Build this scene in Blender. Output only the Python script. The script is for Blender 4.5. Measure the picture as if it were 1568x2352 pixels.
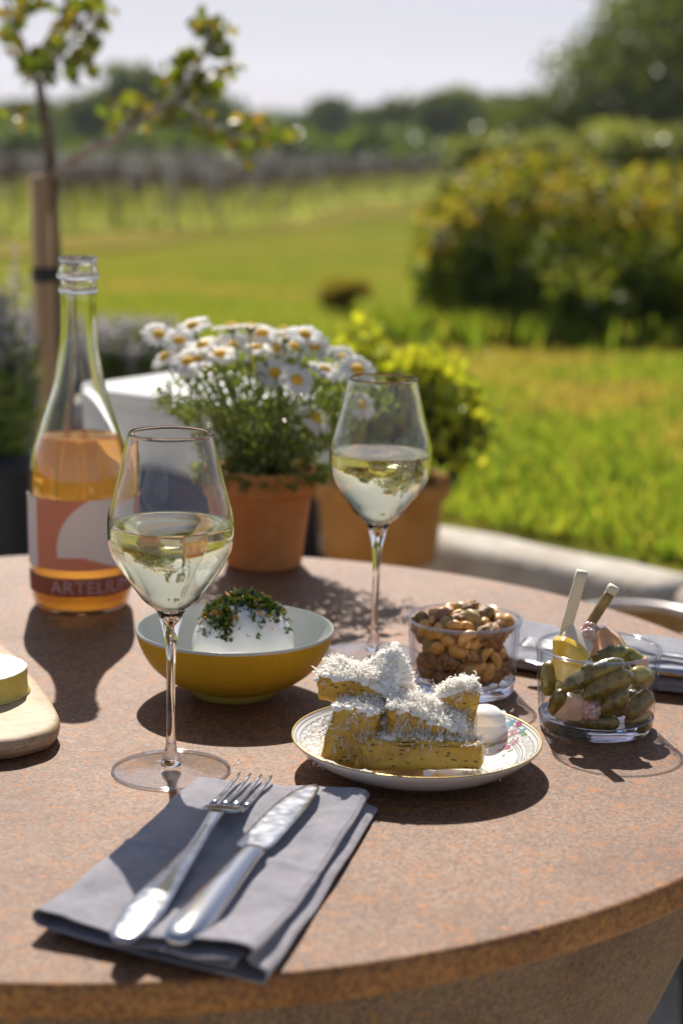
import bpy, bmesh, math, random
import numpy as np
from mathutils import Vector, Matrix, noise as mnoise
from mathutils.bvhtree import BVHTree

random.seed(7); RNG = np.random.default_rng(7)
S = bpy.context.scene
COL = S.collection
for o in list(bpy.data.objects): bpy.data.objects.remove(o)

# ------------------------------------------------------------------ camera
F, CX, CY = 4300.0, 784.0, 1176.0              # focal length and centre in units of a 1568 x 2352 picture
PITCH = math.atan((CY - 300) / F); ROLL = math.radians(1.0)
CAM = np.array([0, 0, 1.16])
cam = bpy.data.cameras.new('camera'); camo = bpy.data.objects.new('camera', cam); COL.objects.link(camo)
cam.sensor_fit = 'VERTICAL'; cam.sensor_height = 36; cam.lens = F / 2352 * 36
cam.clip_start = 0.05; cam.clip_end = 6000
camo.location = CAM
camo.rotation_euler = (Matrix.Rotation(math.pi/2 - PITCH, 3, 'X') @ Matrix.Rotation(ROLL, 3, 'Z')).to_euler()
cam.dof.use_dof = True; cam.dof.focus_distance = 1.235; cam.dof.aperture_fstop = 5.2; cam.dof.aperture_blades = 0
S.camera = camo

# ------------------------------------------------------------------ world and sun
SUN_AZ, SUN_EL = math.radians(-7), math.radians(43.5)
W = bpy.data.worlds.new('World'); S.world = W; W.use_nodes = True
wn = W.node_tree.nodes; wl = W.node_tree.links
sky = wn.new('ShaderNodeTexSky'); sky.sky_type = 'NISHITA'; sky.sun_disc = False
sky.sun_elevation = SUN_EL; sky.sun_rotation = SUN_AZ; sky.air_density = 1.0; sky.dust_density = 1.0; sky.ozone_density = 2.0
hazy = wn.new('ShaderNodeMix'); hazy.data_type = 'RGBA'; hazy.blend_type = 'MIX'; hazy.clamp_factor = True     # bright haze low over the horizon, blue overhead
tcw = wn.new('ShaderNodeTexCoord'); sxyz = wn.new('ShaderNodeSeparateXYZ'); wl.new(tcw.outputs['Generated'], sxyz.inputs[0])
mrw = wn.new('ShaderNodeMapRange'); mrw.interpolation_type = 'SMOOTHSTEP'; mrw.inputs[1].default_value = .05; mrw.inputs[2].default_value = .55; mrw.inputs[3].default_value = .72; mrw.inputs[4].default_value = .04
wl.new(sxyz.outputs[2], mrw.inputs[0]); wl.new(mrw.outputs[0], hazy.inputs[0])
wl.new(sky.outputs[0], hazy.inputs[6]); hazy.inputs[7].default_value = (6.6, 6.6, 8.4, 1)
wl.new(hazy.outputs[2], wn['Background'].inputs[0]); wn['Background'].inputs[1].default_value = 0.055
sd = Vector((math.sin(SUN_AZ)*math.cos(SUN_EL), math.cos(SUN_AZ)*math.cos(SUN_EL), math.sin(SUN_EL)))
sun = bpy.data.lights.new('sun', 'SUN'); sun.energy = 4.6; sun.angle = math.radians(0.53); sun.color = (1, .94, .85)
suno = bpy.data.objects.new('sun', sun); COL.objects.link(suno); suno.rotation_euler = sd.to_track_quat('Z', 'Y').to_euler()
suno.location = (0, 0, 8)
S.view_settings.view_transform = 'Standard'; S.view_settings.look = 'None'
S.view_settings.exposure = 0.66; S.view_settings.gamma = 1.0
S.render.engine = 'CYCLES'
c = S.cycles
c.use_denoising = True; c.max_bounces = 14; c.transparent_max_bounces = 24; c.transmission_bounces = 14; c.glossy_bounces = 6
c.diffuse_bounces = 8; c.sample_clamp_indirect = 6; c.caustics_refractive = True; c.caustics_reflective = True; c.blur_glossy = 0.3

# ------------------------------------------------------------------ helpers
def ray(px, py):
    u, v = px - CX, -(py - CY); cs, sn = math.cos(ROLL), math.sin(ROLL)
    u, v = u*cs - v*sn, u*sn + v*cs
    d = np.array([u, F*math.cos(PITCH) + v*math.sin(PITCH), -F*math.sin(PITCH) + v*math.cos(PITCH)])
    return d / np.linalg.norm(d)
def at(px, py, z): d = ray(px, py); return CAM + d*((z - CAM[2]) / d[2])
def atY(px, py, Y): d = ray(px, py); return CAM + d*(Y / d[1])
T = 0.75                                                        # height of the table top

class MB:
    def __init__(s): s.v = []; s.f = []; s.m = []; s.smooth = []
    def add(s, vs, fs, m=0, smooth=True):
        n = len(s.v); s.v.extend([tuple(map(float, p)) for p in vs])
        for f in fs: s.f.append(tuple(i + n for i in f)); s.m.append(m); s.smooth.append(smooth)
    def lathe(s, prof, n=64, m=0, c=(0, 0, 0), smooth=True, cap=False, a0=0, a1=2*math.pi, jit=None):
        full = abs(a1 - a0 - 2*math.pi) < 1e-6; k = n if full else n + 1
        vs, fs = [], []
        for (r, z) in prof:
            for i in range(k):
                a = a0 + (a1 - a0)*i/n; rr = r if jit is None else r*(1 + jit(a, z))
                vs.append((c[0] + rr*math.cos(a), c[1] + rr*math.sin(a), c[2] + z))
        for j in range(len(prof) - 1):
            for i in range(n):
                i2 = (i + 1) % k
                fs.append((j*k + i, j*k + i2, (j+1)*k + i2, (j+1)*k + i))
        if cap:
            fs.append(tuple(range(k))[::-1]); fs.append(tuple((len(prof)-1)*k + i for i in range(k)))
        s.add(vs, fs, m, smooth)
    def box(s, x0, x1, y0, y1, z0, z1, m=0):
        vs = [(x, y, z) for z in (z0, z1) for y in (y0, y1) for x in (x0, x1)]
        s.add(vs, [(0,2,3,1),(4,5,7,6),(0,1,5,4),(2,6,7,3),(0,4,6,2),(1,3,7,5)], m, False)
    def loft(s, pts, ha, hb, side=None, n=12, m=0, power=2.0, up=None, cap=True):
        """tube through pts, half sizes ha (sideways) and hb (up)."""
        P = [Vector(p) for p in pts]; vs = []; fs = []
        for i, p in enumerate(P):
            t = (P[min(i+1, len(P)-1)] - P[max(i-1, 0)]).normalized()
            if side is not None: sv = Vector(side); sv = (sv - t*sv.dot(t)).normalized()
            else:
                sv = t.cross(Vector((0, 0, 1)));
                if sv.length < .2: sv = t.cross(Vector((1, 0, 0)))
                sv.normalize()
            uv = sv.cross(t)
            for k in range(n):
                a = 2*math.pi*k/n; cx, sx = math.cos(a), math.sin(a)
                e = 2/power; cx = math.copysign(abs(cx)**e, cx); sx = math.copysign(abs(sx)**e, sx)
                vs.append(p + sv*(ha[i]*cx) + uv*(hb[i]*sx))
        for i in range(len(P)-1):
            for k in range(n):
                k2 = (k+1) % n; fs.append((i*n+k, i*n+k2, (i+1)*n+k2, (i+1)*n+k))
        if cap: fs.append(tuple(range(n))[::-1]); fs.append(tuple((len(P)-1)*n + k for k in range(n)))
        s.add(vs, fs, m)
    def tube(s, pts, r, n=8, m=0):
        r = [r]*len(pts) if not hasattr(r, '__len__') else r
        s.loft(pts, r, r, n=n, m=m)
    def ico(s, c, r, sub=2, m=0, sc=(1,1,1), rot=None, disp=0, freq=1.0, fn=None):
        bm = bmesh.new(); bmesh.ops.create_icosphere(bm, subdivisions=sub, radius=1)
        vs = []
        for v in bm.verts:
            p = v.co.copy()
            if fn: p = fn(p)
            if disp: p *= 1 + disp*mnoise.noise(p*freq + Vector(c)*31)
            p = Vector((p.x*sc[0], p.y*sc[1], p.z*sc[2]))*r
            if rot is not None: p = rot @ p
            vs.append(p + Vector(c))
        fs = [tuple(v.index for v in f.verts) for f in bm.faces]; bm.free()
        s.add(vs, fs, m)
    def build(s, name, mats, parent=None, fix=False):
        me = bpy.data.meshes.new(name); me.from_pydata(s.v, [], s.f); me.update()
        if fix:
            bm = bmesh.new(); bm.from_mesh(me); bmesh.ops.remove_doubles(bm, verts=bm.verts, dist=1e-7); bmesh.ops.recalc_face_normals(bm, faces=bm.faces); bm.to_mesh(me); bm.free()
            if not isinstance(mats, (list, tuple)): mats = [mats]
            for mt in mats: me.materials.append(mt)
            me.polygons.foreach_set('use_smooth', [True]*len(me.polygons))
            o = bpy.data.objects.new(name, me); COL.objects.link(o); o.parent = parent; return o
        if not isinstance(mats, (list, tuple)): mats = [mats]
        for mt in mats: me.materials.append(mt)
        me.polygons.foreach_set('material_index', s.m); me.polygons.foreach_set('use_smooth', s.smooth)
        o = bpy.data.objects.new(name, me); COL.objects.link(o)
        if parent is not None: o.parent = parent
        return o
def tag(o, label=None, cat=None, group=None, kind=None):
    for k, v in (('label', label), ('category', cat), ('group', group), ('kind', kind)):
        if v: o[k] = v
    return o
def empty(name, loc, label=None, cat=None, group=None, rot=(0,0,0)):
    o = bpy.data.objects.new(name, None); COL.objects.link(o); o.location = loc; o.rotation_euler = rot; o.empty_display_size = .05
    return tag(o, label, cat, group)
def copy_tree(o, parent=None, deep=True):
    c_ = o.copy(); COL.objects.link(c_)
    if parent is not None: c_.parent = parent
    if deep:
        for ch in [x for x in bpy.data.objects if x.parent == o]: copy_tree(ch, c_)
    return c_
def subsurf(o, n=1):
    m = o.modifiers.new('s', 'SUBSURF'); m.levels = n; m.render_levels = n; return o

def leafmesh(name, cen, size, mats, parent=None, aspect=.5, mi=None, up=0.0, dirs=None, curl=.15, rng=RNG, hexa=False):
    """many small folded leaves at the points cen"""
    cen = np.asarray(cen, float); n = len(cen)
    size = np.broadcast_to(size, (n,)) * rng.uniform(.7, 1.3, n)
    d = rng.normal(size=(n, 3)) if dirs is None else np.asarray(dirs, float) + rng.normal(size=(n, 3))*.35
    d[:, 2] += up; d /= np.linalg.norm(d, axis=1)[:, None]
    q = rng.normal(size=(n, 3)); w = np.cross(d, q); w /= np.linalg.norm(w, axis=1)[:, None]; nn = np.cross(d, w)
    L = size[:, None]; Wd = L*aspect
    if hexa:
        P = [cen, cen + d*L*.3 + w*Wd*.5 + nn*L*curl*.6, cen + d*L*.7 + w*Wd*.42 + nn*L*curl*.6, cen + d*L - nn*L*curl, cen + d*L*.7 - w*Wd*.42 + nn*L*curl*.6, cen + d*L*.3 - w*Wd*.5 + nn*L*curl*.6]
        k = 6; fa = [(0, 1, 2, 3), (0, 3, 4, 5)]
    else:
        P = [cen, cen + d*L*.45 + w*Wd*.5 + nn*L*curl, cen + d*L, cen + d*L*.45 - w*Wd*.5 + nn*L*curl]
        k = 4; fa = [(0, 1, 2), (0, 2, 3)]
    V = np.stack(P, 1).reshape(-1, 3)
    base = (np.arange(n)*k)[:, None]
    me = bpy.data.meshes.new(name)
    fcs = np.concatenate([base + np.array(f)[None, :] for f in fa], 1).reshape(-1); fl = len(fa[0]); nf = n*len(fa)
    me.vertices.add(len(V)); me.vertices.foreach_set('co', V.ravel())
    me.loops.add(len(fcs)); me.loops.foreach_set('vertex_index', fcs.astype(np.int32))
    me.polygons.add(nf); me.polygons.foreach_set('loop_start', (np.arange(nf)*fl).astype(np.int32)); me.polygons.foreach_set('loop_total', np.full(nf, fl, np.int32))
    if not isinstance(mats, (list, tuple)): mats = [mats]
    for mt in mats: me.materials.append(mt)
    if mi is not None: me.polygons.foreach_set('material_index', np.repeat(np.asarray(mi, np.int32), len(fa)))
    me.update(calc_edges=True); me.validate()
    o = bpy.data.objects.new(name, me); COL.objects.link(o)
    if parent is not None: o.parent = parent
    return o

# ------------------------------------------------------------------ materials
def newmat(name):
    m = bpy.data.materials.new(name); m.use_nodes = True; nt = m.node_tree
    return m, nt, nt.nodes, nt.links, nt.nodes['Principled BSDF']
def noise_tex(nt, scale, detail=4, rough=.55, coord='Object', vec=None, stretch=None):
    n = nt.nodes.new('ShaderNodeTexNoise'); n.inputs['Scale'].default_value = scale; n.inputs['Detail'].default_value = detail; n.inputs['Roughness'].default_value = rough
    tc = nt.nodes.new('ShaderNodeTexCoord'); out = tc.outputs[coord]
    if stretch:
        mp = nt.nodes.new('ShaderNodeMapping'); mp.inputs['Scale'].default_value = stretch; nt.links.new(out, mp.inputs[0]); out = mp.outputs[0]
    nt.links.new(out, n.inputs['Vector']); return n
def ramp(nt, src, stops):
    r = nt.nodes.new('ShaderNodeValToRGB'); el = r.color_ramp.elements
    while len(el) > 1: el.remove(el[0])
    for i, (p, col) in enumerate(stops):
        e = el[0] if i == 0 else el.new(p); e.position = p; e.color = (*col[:3], 1) if hasattr(col, '__len__') else (col, col, col, 1)
    nt.links.new(src, r.inputs[0]); return r
def mixc(nt, a, b, fac, mode='MIX'):
    m = nt.nodes.new('ShaderNodeMix'); m.data_type = 'RGBA'; m.blend_type = mode
    for sock, val in ((m.inputs[0], fac), (m.inputs[6], a), (m.inputs[7], b)):
        if hasattr(val, 'links') or isinstance(val, bpy.types.NodeSocket): nt.links.new(val, sock)
        elif hasattr(val, '__len__'): sock.default_value = (*val[:3], 1)
        else: sock.default_value = val
    return m.outputs[2]
def bump(nt, src, strength, dist, b):
    n = nt.nodes.new('ShaderNodeBump'); n.inputs['Strength'].default_value = strength; n.inputs['Distance'].default_value = dist
    nt.links.new(src, n.inputs['Height']); nt.links.new(n.outputs[0], b.inputs['Normal']); return n
def mat(name, c1, c2=None, scale=50, rough=.5, metal=0, spec=.5, bmp=0, bdist=.001, bscale=None, sss=0, sssr=(.01,.006,.004), coat=0, p=(.35,.65), stretch=None, detail=4, sheen=0, roughvar=0):
    m, nt, N, L, b = newmat(name)
    b.inputs['Roughness'].default_value = rough; b.inputs['Metallic'].default_value = metal; b.inputs['Specular IOR Level'].default_value = spec if rough < .94 else 0
    b.inputs['Coat Weight'].default_value = coat; b.inputs['Coat Roughness'].default_value = .08
    if c2 is None: b.inputs['Base Color'].default_value = (*c1, 1)
    if c2 is not None or bmp:
        n = noise_tex(nt, scale, detail, stretch=stretch)
        if c2 is not None: L.new(ramp(nt, n.outputs[0], [(p[0], c1), (p[1], c2)]).outputs[0], b.inputs['Base Color'])
        if bmp:
            nb = n if bscale is None else noise_tex(nt, bscale, 4, stretch=stretch); bump(nt, nb.outputs[0], bmp, bdist, b)
        if roughvar:
            mr = nt.nodes.new('ShaderNodeMapRange'); mr.inputs[3].default_value = rough - roughvar; mr.inputs[4].default_value = rough + roughvar
            L.new(n.outputs[0], mr.inputs[0]); L.new(mr.outputs[0], b.inputs['Roughness'])
    if sss: b.inputs['Subsurface Weight'].default_value = sss; b.inputs['Subsurface Radius'].default_value = sssr; b.inputs['Subsurface Scale'].default_value = 1
    if sheen: b.inputs['Sheen Weight'].default_value = sheen
    return m
def leafmat(name, cols, trans=.45, rough=.4, spec=.5, tcol=None):
    """thin leaf: diffuse and gloss on the surface, light coming through it; colour varies leaf by leaf"""
    m, nt, N, L, b = newmat(name)
    g = N.new('ShaderNodeNewGeometry')
    k = len(cols); r = ramp(nt, g.outputs['Random Per Island'], [(i/(k-1) if k > 1 else 0, c_) for i, c_ in enumerate(cols)])
    L.new(r.outputs[0], b.inputs['Base Color']); b.inputs['Roughness'].default_value = rough; b.inputs['Specular IOR Level'].default_value = spec
    t = N.new('ShaderNodeBsdfTranslucent'); tc = mixc(nt, r.outputs[0], tcol or (1.9, 1.7, .5), 1.0, 'MULTIPLY'); L.new(tc, t.inputs[0])
    mx = N.new('ShaderNodeMixShader'); mx.inputs[0].default_value = trans
    L.new(b.outputs[0], mx.inputs[1]); L.new(t.outputs[0], mx.inputs[2]); L.new(mx.outputs[0], N['Material Output'].inputs[0])
    return m
def thinglass(name, tint=(1, 1, 1), edge=(.62, .66, .6), refl=1.0, rough=.02, power=2.5, smudge=0):
    """a thin wall of clear glass: see-through, mirror-like towards grazing angles"""
    m, nt, N, L, b = newmat(name); N.remove(b)
    lw = N.new('ShaderNodeLayerWeight'); lw.inputs[0].default_value = .5
    pw = N.new('ShaderNodeMath'); pw.operation = 'POWER'; L.new(lw.outputs['Facing'], pw.inputs[0]); pw.inputs[1].default_value = power
    tr = N.new('ShaderNodeBsdfTransparent'); L.new(mixc(nt, tint, edge, pw.outputs[0]), tr.inputs[0])
    gl = N.new('ShaderNodeBsdfGlossy'); gl.inputs['Roughness'].default_value = rough
    p5 = N.new('ShaderNodeMath'); p5.operation = 'POWER'; L.new(lw.outputs['Facing'], p5.inputs[0]); p5.inputs[1].default_value = 5
    ml = N.new('ShaderNodeMath'); ml.operation = 'MULTIPLY_ADD'; ml.inputs[1].default_value = .9; ml.inputs[2].default_value = .035*refl; ml.use_clamp = True; L.new(p5.outputs[0], ml.inputs[0])
    mx = N.new('ShaderNodeMixShader'); L.new(ml.outputs[0], mx.inputs[0]); L.new(tr.outputs[0], mx.inputs[1]); L.new(gl.outputs[0], mx.inputs[2])
    out = mx.outputs[0]
    if smudge:
        df = N.new('ShaderNodeBsdfDiffuse'); df.inputs[0].default_value = (.8, .8, .8, 1)
        n = noise_tex(nt, 900, 2); r = ramp(nt, n.outputs[0], [(.70, 0.0), (.76, smudge)])
        m2 = N.new('ShaderNodeMixShader'); L.new(r.outputs[0], m2.inputs[0]); L.new(out, m2.inputs[1]); L.new(df.outputs[0], m2.inputs[2]); out = m2.outputs[0]
    L.new(out, N['Material Output'].inputs[0]); return m
def solidglass(name, col, ior, rough=0):
    m, nt, N, L, b = newmat(name); N.remove(b)
    g = N.new('ShaderNodeBsdfGlass'); g.inputs['Color'].default_value = (*col, 1); g.inputs['IOR'].default_value = ior; g.inputs['Roughness'].default_value = rough
    L.new(g.outputs[0], N['Material Output'].inputs[0]); return m

def glow_wine(name, col, ior, glow, fac):  # clear liquid; a translucent share puts a backlit glow into it
    m = solidglass(name, col, ior); nt = m.node_tree; N = nt.nodes; L = nt.links; g = [n for n in N if n.type == 'BSDF_GLASS'][0]
    t = N.new('ShaderNodeBsdfTranslucent'); t.inputs[0].default_value = (*glow, 1); mx = N.new('ShaderNodeMixShader'); mx.inputs[0].default_value = fac
    L.new(g.outputs[0], mx.inputs[1]); L.new(t.outputs[0], mx.inputs[2]); L.new(mx.outputs[0], N['Material Output'].inputs[0]); return m
def rust(name, dark, mid, light, speck, rough=.5, bmp=.5, spec=.5, fine=520):
    m, nt, N, L, b = newmat(name)
    n1 = noise_tex(nt, fine, 5, .7); n2 = noise_tex(nt, 150, 4, .6); n3 = noise_tex(nt, 9, 5, .6); n4 = noise_tex(nt, 45, 3, .55)
    base = ramp(nt, n1.outputs[0], [(.30, dark), (.48, mid), (.68, light)]).outputs[0]
    big = ramp(nt, n3.outputs[0], [(.32, (.72, .58, .46)), (.5, (1, .97, .94)), (.66, (1.15, 1.14, 1.14))]).outputs[0]
    base = mixc(nt, base, big, 1.0, 'MULTIPLY')
    sp = ramp(nt, n2.outputs[0], [(.50, 0.0), (.64, .85)]).outputs[0]
    pt = ramp(nt, n4.outputs[0], [(.42, .12), (.66, 1.0)]).outputs[0]
    f = mixc(nt, sp, pt, 1.0, 'MULTIPLY')
    base = mixc(nt, base, speck, f)
    dk = ramp(nt, noise_tex(nt, 230, 3, .5).outputs[0], [(.28, .75), (.36, 0.0)]).outputs[0]
    base = mixc(nt, base, dark, dk)
    for sc_v, th_v, colv in ((62, .055, (.035, .018, .012)), (41, .075, (.38, .13, .02)), (95, .06, (.05, .025, .015))):
        vo = N.new('ShaderNodeTexVoronoi'); vo.inputs['Scale'].default_value = sc_v; tcv = N.new('ShaderNodeTexCoord'); L.new(tcv.outputs['Object'], vo.inputs['Vector'])
        base = mixc(nt, base, colv, ramp(nt, vo.outputs[0], [(th_v, .85), (th_v*1.6, 0.0)]).outputs[0])
    L.new(base, b.inputs['Base Color']); b.inputs['Specular IOR Level'].default_value = spec
    mr = N.new('ShaderNodeMapRange'); mr.inputs[3].default_value = rough - .1; mr.inputs[4].default_value = rough + .15; L.new(n2.outputs[0], mr.inputs[0]); L.new(mr.outputs[0], b.inputs['Roughness'])
    bump(nt, n1.outputs[0], bmp, .0006, b)
    return m

M = {}
M['rose'] = glow_wine('rose_wine', (1.0, .76, .34), 1.34, (1.0, .56, .20), .20)  # rosé is clear, orange glow mixed into the material
M['rust_top'] = rust('rusted_steel_top', (.035, .015, .005), (.162, .076, .034), (.335, .20, .118), (.38, .13, .018), rough=.55, spec=.34, bmp=1.0, fine=430)
M['rust_edge'] = rust('rusted_steel_edge', (.07, .028, .009), (.27, .115, .03), (.42, .20, .06), (.46, .20, .035), rough=.6, fine=300)
M['rust_drum'] = rust('rusted_steel_drum', (.08, .05, .03), (.17, .11, .065), (.27, .19, .12), (.30, .15, .04), rough=.7, fine=330, bmp=.9)
M['bowl_glass'] = solidglass('clear_glass', (.99, .993, .985), 1.5)
M['foot_glass'] = thinglass('clear_foot_glass', tint=(1, 1, 1), edge=(.9, .9, .92), refl=1.5, rough=.03, smudge=.1)
M['jar_glass'] = thinglass('jar_glass', edge=(.66, .70, .78), refl=1.2, power=3.0)
M['bottle_glass'] = solidglass('bottle_glass', (.99, .992, .988), 1.5)
M['rim_glass'] = thinglass('rim_glass', edge=(.8, .82, .85), refl=9.0, rough=.06)
M['stem_glass'] = solidglass('solid_glass', (.99, .99, .99), 1.5)
M['jar_base'] = solidglass('jar_base_glass', (.93, .95, 1), 1.5)
M['wine'] = solidglass('white_wine', (1.0, .962, .79), 1.34)
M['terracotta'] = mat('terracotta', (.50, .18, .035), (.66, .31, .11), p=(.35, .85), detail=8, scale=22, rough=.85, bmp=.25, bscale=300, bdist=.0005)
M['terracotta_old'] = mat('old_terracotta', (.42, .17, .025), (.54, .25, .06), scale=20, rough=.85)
M['soil'] = mat('soil', (.03, .02, .015), (.08, .05, .03), scale=200, rough=.95, bmp=.8, bdist=.003)
M['ochre'] = mat('ochre_glaze', (.48, .28, .012), (.60, .36, .022), scale=700, spec=.3, rough=.45, p=(.3, .6), bmp=.06, bscale=900, bdist=.0003)
M['ochre_foot'] = mat('olive_foot', (.34, .27, .04), (.44, .36, .07), scale=800, rough=.5)
M['cream_glaze'] = mat('grey_white_glaze', (.47, .49, .45), (.54, .55, .51), scale=12, rough=.22)
M['china'] = mat('white_china', (.78, .77, .74), rough=.12, coat=.5)
M['gold'] = mat('gold_rim', (.55, .40, .14), rough=.3, metal=.6)
M['key'] = mat('grey_print', (.16, .17, .16), rough=.25)
M['white'] = mat('white_paint', (.80, .79, .78), (.74, .73, .72), scale=3, rough=.45)
M['polenta'] = None
M['cheese_shred'] = None
M['cream'] = mat('soured_cream', (.90, .88, .83), rough=.25, sss=.3)
M['burrata'] = mat('burrata', (.84, .83, .78), rough=.22, sss=.4, coat=.4)
M['linen'] = None
M['steel'] = mat('polished_steel', (.50, .50, .52), rough=.16, metal=1, bmp=.12, bscale=120, bdist=.0004)
M['steel_worn'] = mat('worn_steel', (.38, .38, .40), (.56, .56, .58), scale=130, rough=.20, metal=1, roughvar=.08, bmp=.16, bscale=110, bdist=.0004)

def polenta():
    m, nt, N, L, b = newmat('polenta')
    n = noise_tex(nt, 55, 6, .7); base = ramp(nt, n.outputs[0], [(.3, (.46, .20, .02)), (.48, (.68, .40, .05)), (.62, (.72, .46, .07)), (.75, (.50, .20, .02))]).outputs[0]
    v = N.new('ShaderNodeTexVoronoi'); v.inputs['Scale'].default_value = 300
    mp = N.new('ShaderNodeMapping'); mp.inputs['Scale'].default_value = (.55, 1, 1.4); mp.inputs['Rotation'].default_value = (.3, .5, .8)
    tc = N.new('ShaderNodeTexCoord'); L.new(tc.outputs['Object'], mp.inputs[0]); L.new(mp.outputs[0], v.inputs['Vector'])
    n2 = noise_tex(nt, 160, 2); 
    d = ramp(nt, v.outputs[0], [(.20, 1.0), (.30, 0.0)]).outputs[0]; g = ramp(nt, n2.outputs[0], [(.46, 0.0), (.52, 1.0)]).outputs[0]
    base = mixc(nt, base, (.07, .07, .02), mixc(nt, d, g, 1.0, 'MULTIPLY'))
    L.new(base, b.inputs['Base Color']); b.inputs['Roughness'].default_value = .42
    b.inputs['Subsurface Weight'].default_value = .35; b.inputs['Subsurface Radius'].default_value = (.01, .005, .001); b.inputs['Subsurface Scale'].default_value = .6
    bump(nt, noise_tex(nt, 420, 5, .7).outputs[0], .5, .0006, b); return m
M['polenta'] = polenta()
def linen(name, c1, c2):
    m, nt, N, L, b = newmat(name)
    tc = N.new('ShaderNodeTexCoord'); outs = []
    for ax in (0, 1):
        w = N.new('ShaderNodeTexWave'); w.bands_direction = 'XY'[ax]; w.inputs['Scale'].default_value = 95; w.inputs['Distortion'].default_value = 1.2; w.inputs['Detail'].default_value = 2; w.inputs['Detail Scale'].default_value = 2
        L.new(tc.outputs['UV'], w.inputs[0]); outs.append(w.outputs[1])
    add = N.new('ShaderNodeMath'); L.new(outs[0], add.inputs[0]); L.new(outs[1], add.inputs[1])
    half = N.new('ShaderNodeMath'); half.operation = 'MULTIPLY'; half.inputs[1].default_value = .5; L.new(add.outputs[0], half.inputs[0])
    n = noise_tex(nt, 60, 5, .7); fac = N.new('ShaderNodeMath'); fac.operation = 'MULTIPLY'; L.new(half.outputs[0], fac.inputs[0]); L.new(n.outputs[0], fac.inputs[1])
    L.new(ramp(nt, fac.outputs[0], [(.10, c1), (.42, c2)]).outputs[0], b.inputs['Base Color'])
    b.inputs['Roughness'].default_value = .8; b.inputs['Sheen Weight'].default_value = .35; b.inputs['Sheen Roughness'].default_value = .5; b.inputs['Specular IOR Level'].default_value = .3
    b1 = bump(nt, half.outputs[0], .5, .0005, b); b2 = bump(nt, noise_tex(nt, 28, 3, .5, stretch=(1, .6, 1)).outputs[0], .9, .004, b); L.new(b2.outputs[0], b1.inputs['Normal']); L.new(b1.outputs[0], b.inputs['Normal']); return m
M['linen'] = linen('slate_linen', (.14, .13, .16), (.46, .43, .46))
M['linen2'] = linen('slate_linen_back', (.18, .175, .21), (.42, .41, .44))

# ------------------------------------------------------------------ terrain, patio, paths, hills
def hz(x, y):
    if y < 4: h = .5
    elif y < 50: h = .5 - .045*(y - 4)
    elif y < 200: h = -1.57
    else: h = -1.57
    return h + .05*math.sin(x*.35 + y*.21)*min(1, max(0, (y-8)/20))
LX0, LY0 = at(1568, 1365, .53)[:2]; LX1, LY1 = at(1010, 1250, .53)[:2]
dirw = np.array([LX1-LX0, LY1-LY0]); dirw /= np.linalg.norm(dirw)
WA = np.array([LX0, LY0]) - dirw*1.6; WBp = np.array([LX1, LY1]) + dirw*.26     # front edge of the low wall, right end and corner
def in_patio(x, y):
    if x > WBp[0]:
        t = (x - WBp[0]) / (WA[0]-WBp[0]); return y < WBp[1] + t*(WA[1]-WBp[1]) + .08
    return y < 4.35
def ground_mat():
    m, nt, N, L, b = newmat('lawn')
    n1 = noise_tex(nt, .55, 5, .6); n2 = noise_tex(nt, 3.2, 5, .65); n3 = noise_tex(nt, 60, 4, .7, stretch=(1, .4, 1))
    a = ramp(nt, n1.outputs[0], [(.32, (.07, .125, .015)), (.44, (.13, .165, .02)), (.56, (.20, .18, .025)), (.68, (.28, .20, .06))]).outputs[0]
    bb = ramp(nt, n2.outputs[0], [(.34, (.055, .10, .012)), (.50, (.17, .19, .02)), (.62, (.28, .19, .055))]).outputs[0]
    base = mixc(nt, a, bb, .5)
    base = mixc(nt, base, ramp(nt, n3.outputs[0], [(.3, .6), (.7, 1.35)]).outputs[0], 1.0, 'MULTIPLY')
    L.new(base, b.inputs['Base Color']); b.inputs['Roughness'].default_value = 1; b.inputs['Specular IOR Level'].default_value = 0
    return m
M['lawn'] = ground_mat()
xs = np.concatenate([np.linspace(-900, -60, 12), np.linspace(-50, -8, 15), np.linspace(-6, 6, 49), np.linspace(8, 50, 15), np.linspace(60, 900, 12)])
ys = np.concatenate([np.linspace(-60, 1, 8), np.linspace(1.5, 8, 40), np.linspace(8.5, 60, 60), np.linspace(70, 1800, 30)])
mb = MB(); vs = []
for y in ys:
    for x in xs: vs.append((x, y, -.03 if (in_patio(x, y) or y < 1.6) else hz(x, y)))
nx = len(xs); mb.add(vs, [(j*nx+i, j*nx+i+1, (j+1)*nx+i+1, (j+1)*nx+i) for j in range(len(ys)-1) for i in range(nx-1)])
tag(mb.build('ground', M['lawn']), 'mown green and straw coloured lawn and fields', kind='structure')
M['gravel'] = mat('pale_gravel', (.35, .30, .22), (.55, .50, .42), scale=60, rough=.9, bmp=.8, bdist=.006)
mb = MB(); mb.box(-6, 6, -3, 4.3, -.025, 0)
tag(mb.build('patio', M['gravel']), 'pale gravel patio under the rusty table', kind='structure')
# gravel stones near the table
mb = MB(); rg = random.Random(3)
for i in range(900):
    x, y = rg.uniform(.1, 1.0), rg.uniform(.5, 1.9); r = rg.uniform(.006, .014)
    mb.ico((x, y, r*.5), r, 1, sc=(1, rg.uniform(.6, 1), .6), rot=Matrix.Rotation(rg.uniform(0, 6), 3, 'Z'), disp=.25)
tag(mb.build('gravel', mat('gravel_stones', (.42, .36, .27), (.66, .60, .50), scale=25, rough=.8)), 'loose pale gravel stones beside the table base', 'gravel', kind='stuff')
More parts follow.
